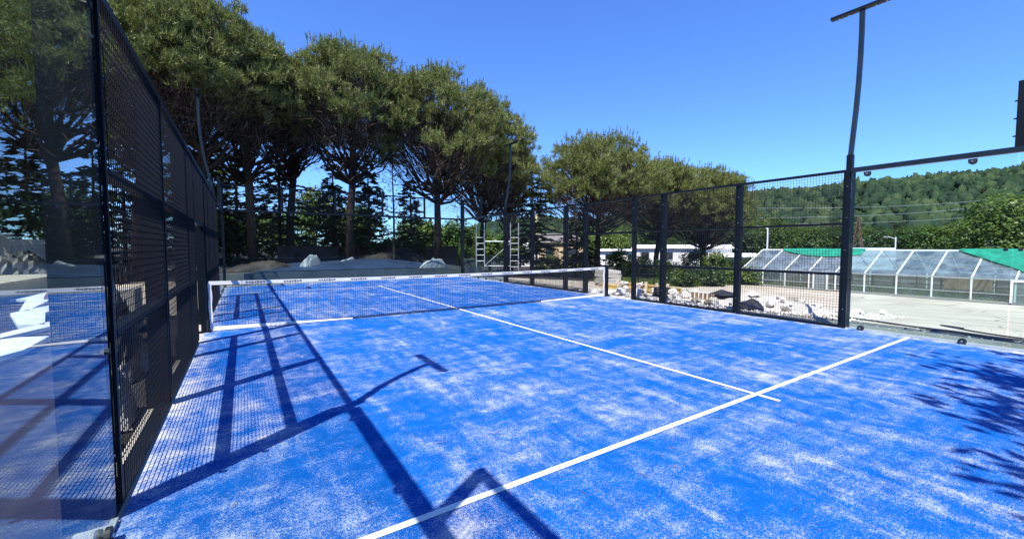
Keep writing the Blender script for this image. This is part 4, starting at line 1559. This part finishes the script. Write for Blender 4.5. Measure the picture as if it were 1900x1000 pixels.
# wire fence with slim posts beyond the yard
t = thing('wire_fence', 'low black garden fence with slim posts before the bushes', 'fence', (0, 0, 0))
P0, P1 = np.array(at(0.70, 0.74, 24)), np.array(at(1.03, 0.53, 29))
for k in range(12):
    p = P0 + (P1 - P0) * k / 11
    z = gz(*p)
    MB().tube([(p[0], p[1], z - 0.1), (p[0], p[1], z + 1.25)], 0.03, 6).build('post', M['steel'], t)
for zz in (0.25, 0.6, 0.95, 1.22):
    MB().tube([(P0[0], P0[1], gz(*P0) + zz), (P1[0], P1[1], gz(*P1) + zz)], 0.010, 4).build('wire', M['wire'], t)
# grass verge
m = MB()
n = 9000
f = rng.random(n)
w = rng.random(n)
base = P0[None] + (P1 - P0)[None] * f[:, None] + np.stack([0.8 + 5 * w, 0.5 + 3 * w], 1) * 1.0
bz = np.array([gz(a, b) for a, b in base])
cen = np.column_stack([base, bz])
dirs = unit(np.array([0, 0, 1.0]) + rng.normal(size=(n, 3)) * 0.35)
g = link('verge_grass', fast_mesh('verge_grass', blades(cen, dirs, 0.2 + 0.35 * rng.random(n), np.full(n, 0.05)), 3), M['leaf_bright'])
tag(g, 'rough green grass along the garden fence', 'grass', kind='stuff')

# cables on the yard
def cable(label, pts, r=0.018, mat='cable', name='cable', dz=0.03):
    P = [Vector((x, y, gz(x, y) + dz)) for x, y in pts]
    # Catmull-Rom smoothing
    out = []
    for i in range(len(P) - 1):
        p0, p1, p2, p3 = P[max(i - 1, 0)], P[i], P[i + 1], P[min(i + 2, len(P) - 1)]
        for k in range(5):
            s = k / 5
            out.append(0.5 * ((2 * p1) + (p2 - p0) * s + (2 * p0 - 5 * p1 + 4 * p2 - p3) * s * s + (3 * p1 - p0 - 3 * p2 + p3) * s ** 3))
    out.append(P[-1])
    o = MB().tube(out, r, 5).build(name, M[mat])
    return tag(o, label, 'cable', 'black cables on the yard')


cable('black cable running from the corner post along the yard', [(7.4, -5.0), (7.35, -5.7), (7.0, -6.3), (7.05, -7.0), (6.8, -7.6), (6.7, -8.4)])
cable('black cable lying close behind the clamped glass', [(7.6, -5.3), (7.3, -6.0), (6.9, -6.6), (6.6, -7.2), (6.45, -7.9)])
cable('doubled black cable loop in the middle of the yard', [(8.4, -7.0), (8.7, -6.6), (8.1, -7.0), (7.6, -7.4), (7.3, -7.9), (7.4, -8.6)])


# ------------------------------------------------------------------ greenhouse
def greenhouse():
    t = thing('greenhouse', 'long low white framed glass greenhouse across the yard', 'greenhouse', (0, 0, 0))
    X0, XR, X1 = 26.2, 29.1, 32.0
    ZB, ZE, ZR = -1.2, -0.05, 1.30
    pitch = 1.42
    ys = [7.1 - pitch * k for k in range(14)]
    yA, yB = ys[0], ys[-1]
    MB().box((XR - 0.05, yB, ZR - 0.04), (XR + 0.05, yA, ZR + 0.06)).build('ridge_beam', M['white'], t)
    for X, nm in ((X0, 'eave_beam'), (X1, 'eave_beam')):
        MB().box((X - 0.03, yB, ZE - 0.03), (X + 0.03, yA, ZE + 0.03)).build(nm, M['galv'], t)
        MB().box((X - 0.025, yB, ZB + 0.42), (X + 0.025, yA, ZB + 0.46)).build('side_rail', M['galv'], t)
        MB().box((X - 0.06, yB, ZB - 0.1), (X + 0.06, yA, ZB + 0.08)).build('plinth', M['wallc'], t)
    for i, y in enumerate(ys):
        for X in (X0, X1):
            MB().box((X - 0.035, y - 0.03, ZB + 0.082), (X + 0.035, y + 0.03, ZE - 0.032)).build('stud', M['white'], t)
            MB().bar((X, y, ZE + 0.03), (XR + (-0.05 if X < XR else 0.05), y, ZR + 0.015), 0.055, 0.05).build('rafter', M['white'], t)
        if i:
            ya, yb = y + 0.035, ys[i - 1] - 0.035
            for X in (X0, X1):
                s = -1 if X < XR else 1
                m = MB()
                a = (X, ZE + 0.035)
                b = (XR + s * 0.055, ZR)
                m.add([(a[0], ya, a[1]), (a[0], yb, a[1]), (b[0], yb, b[1]), (b[0], ya, b[1]), (a[0], ya, a[1] + 0.008), (a[0], yb, a[1] + 0.008), (b[0], yb, b[1] + 0.008), (b[0], ya, b[1] + 0.008)],
                      [(3, 2, 1, 0), (4, 5, 6, 7), (0, 1, 5, 4), (1, 2, 6, 5), (2, 3, 7, 6), (3, 0, 4, 7)])
                m.build('roof_pane', M['ghglass'], t)
                MB().box((X - 0.005, ya, ZB + 0.085), (X + 0.005, yb, ZE - 0.035)).build('wall_pane', M['ghwall'], t)
                for f in (0.35, 0.7):
                    xx, zz = a[0] + (b[0] - a[0]) * f, a[1] + (b[1] - a[1]) * f
                    MB().bar((xx, ya, zz + 0.025), (xx, yb, zz + 0.025), 0.03, 0.02).build('glazing_bar', M['galv'], t)
        if i % 2 == 0:
            MB().bar((X0 + 0.05, y + 0.02, ZE), (X1 - 0.05, y + 0.02, ZE), 0.04, 0.04).build('tie_beam', M['galv'], t)
    for y in (yA, yB):
        MB().add([(X0, y - 0.004, ZB), (X1, y - 0.004, ZB), (X1, y - 0.004, ZE), (XR, y - 0.004, ZR), (X0, y - 0.004, ZE), (X0, y + 0.004, ZB), (X1, y + 0.004, ZB), (X1, y + 0.004, ZE), (XR, y + 0.004, ZR), (X0, y + 0.004, ZE)],
                 [(0, 1, 2, 3, 4), (9, 8, 7, 6, 5), (0, 5, 6, 1), (1, 6, 7, 2), (2, 7, 8, 3), (3, 8, 9, 4), (4, 9, 5, 0)]).build('gable_pane', M['ghglass'], t)
    # door at the near end and one in the middle
    for yd in (-5.95, 2.2):
        o = MB().box((X0 - 0.10, yd - 0.34, ZE - 0.09), (X0 - 0.04, yd + 0.34, ZE - 0.005)).build('door', M['white'], t)
        for q in (-1, 1):
            MB().box((X0 - 0.10, yd + q * 0.38 - 0.04, ZB + 0.05), (X0 - 0.04, yd + q * 0.38 + 0.04, ZE + 0.0)).build('jamb', M['white'], o)
        MB().box((X0 - 0.075, yd - 0.335, ZB + 0.06), (X0 - 0.065, yd + 0.335, ZE - 0.095)).build('pane', M['ghglass'], o)
    return X0, XR, X1, ZB, ZE, ZR


X0, XR, X1, ZB, ZE, ZR = greenhouse()


def shade_net(label, prof):
    """green net lying on the roof slope; prof: (y, fraction of slope hanging down from the ridge)"""
    m = MB()
    n = 10
    for y, f in prof:
        for k in range(n + 1):
            q = f * k / n
            x = XR - 0.06 - (XR - X0 - 0.1) * q
            z = ZR + 0.11 - (ZR - ZE) * q + random.uniform(-0.012, 0.03) * (1 if 0 < k < n else 0.4)
            m.v.append((x, y + random.uniform(-0.03, 0.03), z))
    c = n + 1
    for i in range(len(prof) - 1):
        for k in range(n):
            m.f.append((i * c + k, (i + 1) * c + k, (i + 1) * c + k + 1, i * c + k + 1))
    o = m.build('shade_net', M['shadenet'])
    md = o.modifiers.new('body', 'SOLIDIFY')
    md.thickness = 0.008
    tag(o, label, 'shade net', 'green shade nets on the greenhouse')


yy = [-3.3 - 0.28 * k for k in range(30)]
shade_net('large green shade net hanging over the near end of the greenhouse roof', [(y, max(0.03, min(0.80, 0.05 + 0.30 * (-3.3 - y) ** 0.95 if y > -5.6 else 0.76 + 0.04 * math.sin(y * 3)))) for y in yy])
yy = [5.6 - 0.25 * k for k in range(20)]
shade_net('small green shade net sagging from the ridge behind the mesh fence', [(y, 0.06 + 0.32 * max(0, math.sin((5.6 - y) / 4.9 * 2.6)) ** 0.8) for y in yy])
# things inside the greenhouse
tag(MB().box((26.5, -11, -1.17), (31.7, 6.8, -1.13)).build('planting_bed', M['grass']), kind='structure')
n = 7000
cen = np.column_stack([26.6 + 4.9 * rng.random(n), -10.5 + 17 * rng.random(n), np.full(n, -1.13)])
g = link('bed_weeds', fast_mesh('bed_weeds', blades(cen, unit(np.array([0, 0, 1.0]) + rng.normal(size=(n, 3)) * 0.4), 0.08 + 0.22 * rng.random(n), np.full(n, 0.04)), 3), M['leaf'])
tag(g, 'green weeds growing inside the greenhouse', 'weeds', kind='stuff')
t = thing('board_partition', 'brown wooden board partition inside the greenhouse', 'partition', (31.0, -3.4, -1.13), 0)
for k in range(6):
    MB().box((0, -0.9 + k * 0.32, 0), (0.03, -0.59 + k * 0.32, 0.95)).build('plank', M['brownwood'], t)
MB().box((-0.05, -0.95, 0.96), (0.06, 1.05, 1.02)).build('cap_rail', M['brownwood'], t)
t = thing('crate', 'red plastic crate inside the greenhouse near its door', 'crate', (29.6, -6.1, -1.13), 0.1)
MB().box((-0.35, -0.3, 0), (0.35, 0.3, 0.04)).build('base', M['red'], t)
for a, b in (((-0.35, -0.3, 0.04), (-0.31, 0.3, 0.72)), ((0.31, -0.3, 0.04), (0.35, 0.3, 0.72)), ((-0.31, -0.3, 0.04), (0.31, -0.26, 0.72)), ((-0.31, 0.26, 0.04), (0.31, 0.3, 0.72))):
    MB().box(a, b).build('side_panel', M['red'], t)
t = thing('post_fence', 'dark post and rail fence seen through the greenhouse glass', 'fence', (0, 0, 0))
for k in range(11):
    y = 5.5 - k * 1.1
    MB().box((31.3, y - 0.04, -1.13), (31.38, y + 0.04, -0.2)).build('post', M['bark_dark'], t)
MB().box((31.2, -5.6, -0.55), (31.29, 5.6, -0.45)).build('rail', M['bark_dark'], t)
MB().box((31.2, -5.6, -0.85), (31.29, 5.6, -0.77)).build('rail', M['bark_dark'], t)


# ------------------------------------------------------------------ left of the court
tag(MB().add([(-10.4, 9.5, -0.09), (-7.4, 6.6, -0.09), (-6.9, 3.0, -0.09), (-5.33, 3.4, -0.09), (-5.33, 10.5, -0.09), (-5.75, 15.5, -0.09), (-5.75, 30, -0.09), (-10.25, 30, -0.09)], [(0, 1, 2, 3, 4, 5, 6, 7)]).build('concrete_path', M['yard']), kind='structure')
t = thing('retaining_wall', 'pale concrete ledge along the path left of the court', 'wall', (0, 0, 0))
MB().box((-24, 5.0, -0.3), (-10.45, 15.8, 0.40)).build('fill', M['soil'], t)
MB().box((-10.449, 5.0, -0.3), (-10.2, 24.0, 0.44)).build('wall', M['wallc'], t)
MB().box((-16, 5.0, 0.402), (-10.16, 24.0, 0.48)).build('coping', M['yard'], t)
t = thing('block_wall', 'rendered block wall behind the black plastic heap', 'wall', (0, 0, 0))
r_ = 0
for r_ in range(6):
    xx = -21.0 - (0.3 if r_ % 2 else 0)
    while xx < -10.9:
        if xx > -12.8 and r_ == 5:
            break
        MB().box((xx + 0.004, 16.2 + random.uniform(0, 0.006), 0.48 + r_ * 0.27), (xx + 0.596, 16.45, 0.48 + r_ * 0.27 + 0.263)).build('block', M['wallc'], t)
        xx += 0.6
MB().box((-21.2, 16.25, 0.46), (-10.9, 16.4, 0.48 + 4 * 0.27)).build('mortar_core', M['rough'], t)
draped('plastic_heap', 'heap wrapped in shiny black plastic on the concrete ledge', 'heap', -11.9, 14.6, 0.49, 1.15, 0.8, 0.6, 'tarp', 0.25, 18, 0.3)
draped('wrapped_bundle', 'white wrapped bundle on the ledge behind the nearest mesh bay', 'bundle', -10.9, 19.5, 0.95, 0.8, 0.6, 0.75, 'whiteplastic', 0.2, 12, 0.25)
tag(MB().box((-11.6, 18.9, 0.49), (-10.3, 20.2, 0.93)).build('concrete_block', M['wallc']), 'grey concrete block under the white wrapped bundle', 'block')
o = MB()
for k in range(5):
    pts = [(0, 0.32 * math.cos(a * 0.5236), 0.32 * math.sin(a * 0.5236) + 0.35) for a in range(13)]
    o.tube([(p[0] + k * 0.16, p[1], p[2]) for p in pts], 0.07, 6, False)
tag(o.build('hose_coil', M['rubber'], None, True, (-9.3, 15.2, -0.08)), 'grey black coil behind the corner post of the reflecting glass', 'coil')
draped('debris_pile', 'reddish rubbish heap on the path behind the mesh', 'heap', -8.9, 8.8, -0.08, 0.5, 0.6, 0.4, 'rust', 0.2, 10, 0.4)
draped('sack', 'grey woven sack slumped on the ground just outside the mesh fence', 'sack', -5.42, -3.95, -0.10, 0.15, 0.36, 0.44, 'sack', 0.1, 12, 0.2)
draped('sack', 'dark sack lying in front of the grey woven one', 'sack', -5.40, -4.75, -0.10, 0.14, 0.30, 0.22, 'rubber', 0.2, 10, 0.3)
draped('sack', 'pale sack by the second bay of the foreshortened mesh', 'sack', -5.75, -1.7, -0.10, 0.28, 0.5, 0.2, 'sack', 0.1, 10, 0.3)
draped('plastic_heap', 'black plastic heap on the dark ground outside the nearest mesh bay', 'heap', -5.85, -1.6, -0.10, 0.3, 1.0, 0.62, 'rubber', 0.1, 14, 0.3)  # black heap laid over the dark ground outside the fence
draped('cement_bag', 'tall grey bag leaning beside the black plastic heap', 'bag', -6.3, 0.1, -0.1, 0.28, 0.4, 0.95, 'sack', 0.1, 10, 0.2)
tag(MB().box((-6.75, 1.2, -0.08), (-6.1, 1.9, 0.72)).build('concrete_block', M['wallc']), 'pale square block standing on the path behind the second mesh post', 'block')
BOARDS = [  # added boards standing in for sunlit patches of concrete
    ([(-10.04, 8.69), (-9.68, 8.59), (-8.89, 5.52), (-8.72, 5.41), (-9.46, 11.07), (-9.93, 12.97)][::-1], 'farthest pale board standing in for a sunlit step-shaped patch, seen through the glass'),
    ([(-8.89, 5.05), (-8.08, 2.8), (-7.68, 2.67), (-8.27, 4.82), (-8.19, 6.04), (-8.49, 7.24)], 'middle pale board standing in for a sunlit step-shaped patch, seen through the glass'),
    ([(-7.97, 1.78), (-7.81, 1.26), (-7.37, 2.74), (-7.6, 3.67)], 'narrow pale board standing in for a sunlit patch nearer the glass pane'),
    ([(-7.9, 1.0), (-7.3, -0.65), (-7.12, -0.12), (-7.18, 1.05), (-7.6, 1.2)], 'nearest broad pale board standing in for a sunlit patch behind the reflecting pane'),
]
for k, (pl, lab) in enumerate(BOARDS):
    tag(MB().prism(pl, -0.07, 0.0).build('lit_patch_board', M['whiteplastic']), lab, 'board', 'pale boards standing in for sunlit patches left of the court')
cable('pale hose lying on the kerb behind the reflecting glass', [(-5.62, -7.6), (-5.5, -7.2), (-5.42, -6.95), (-5.36, -6.75), (-5.3, -6.4), (-5.42, -5.9)], 0.02, 'hose', 'hose', 0.05)['category'] = 'hose'
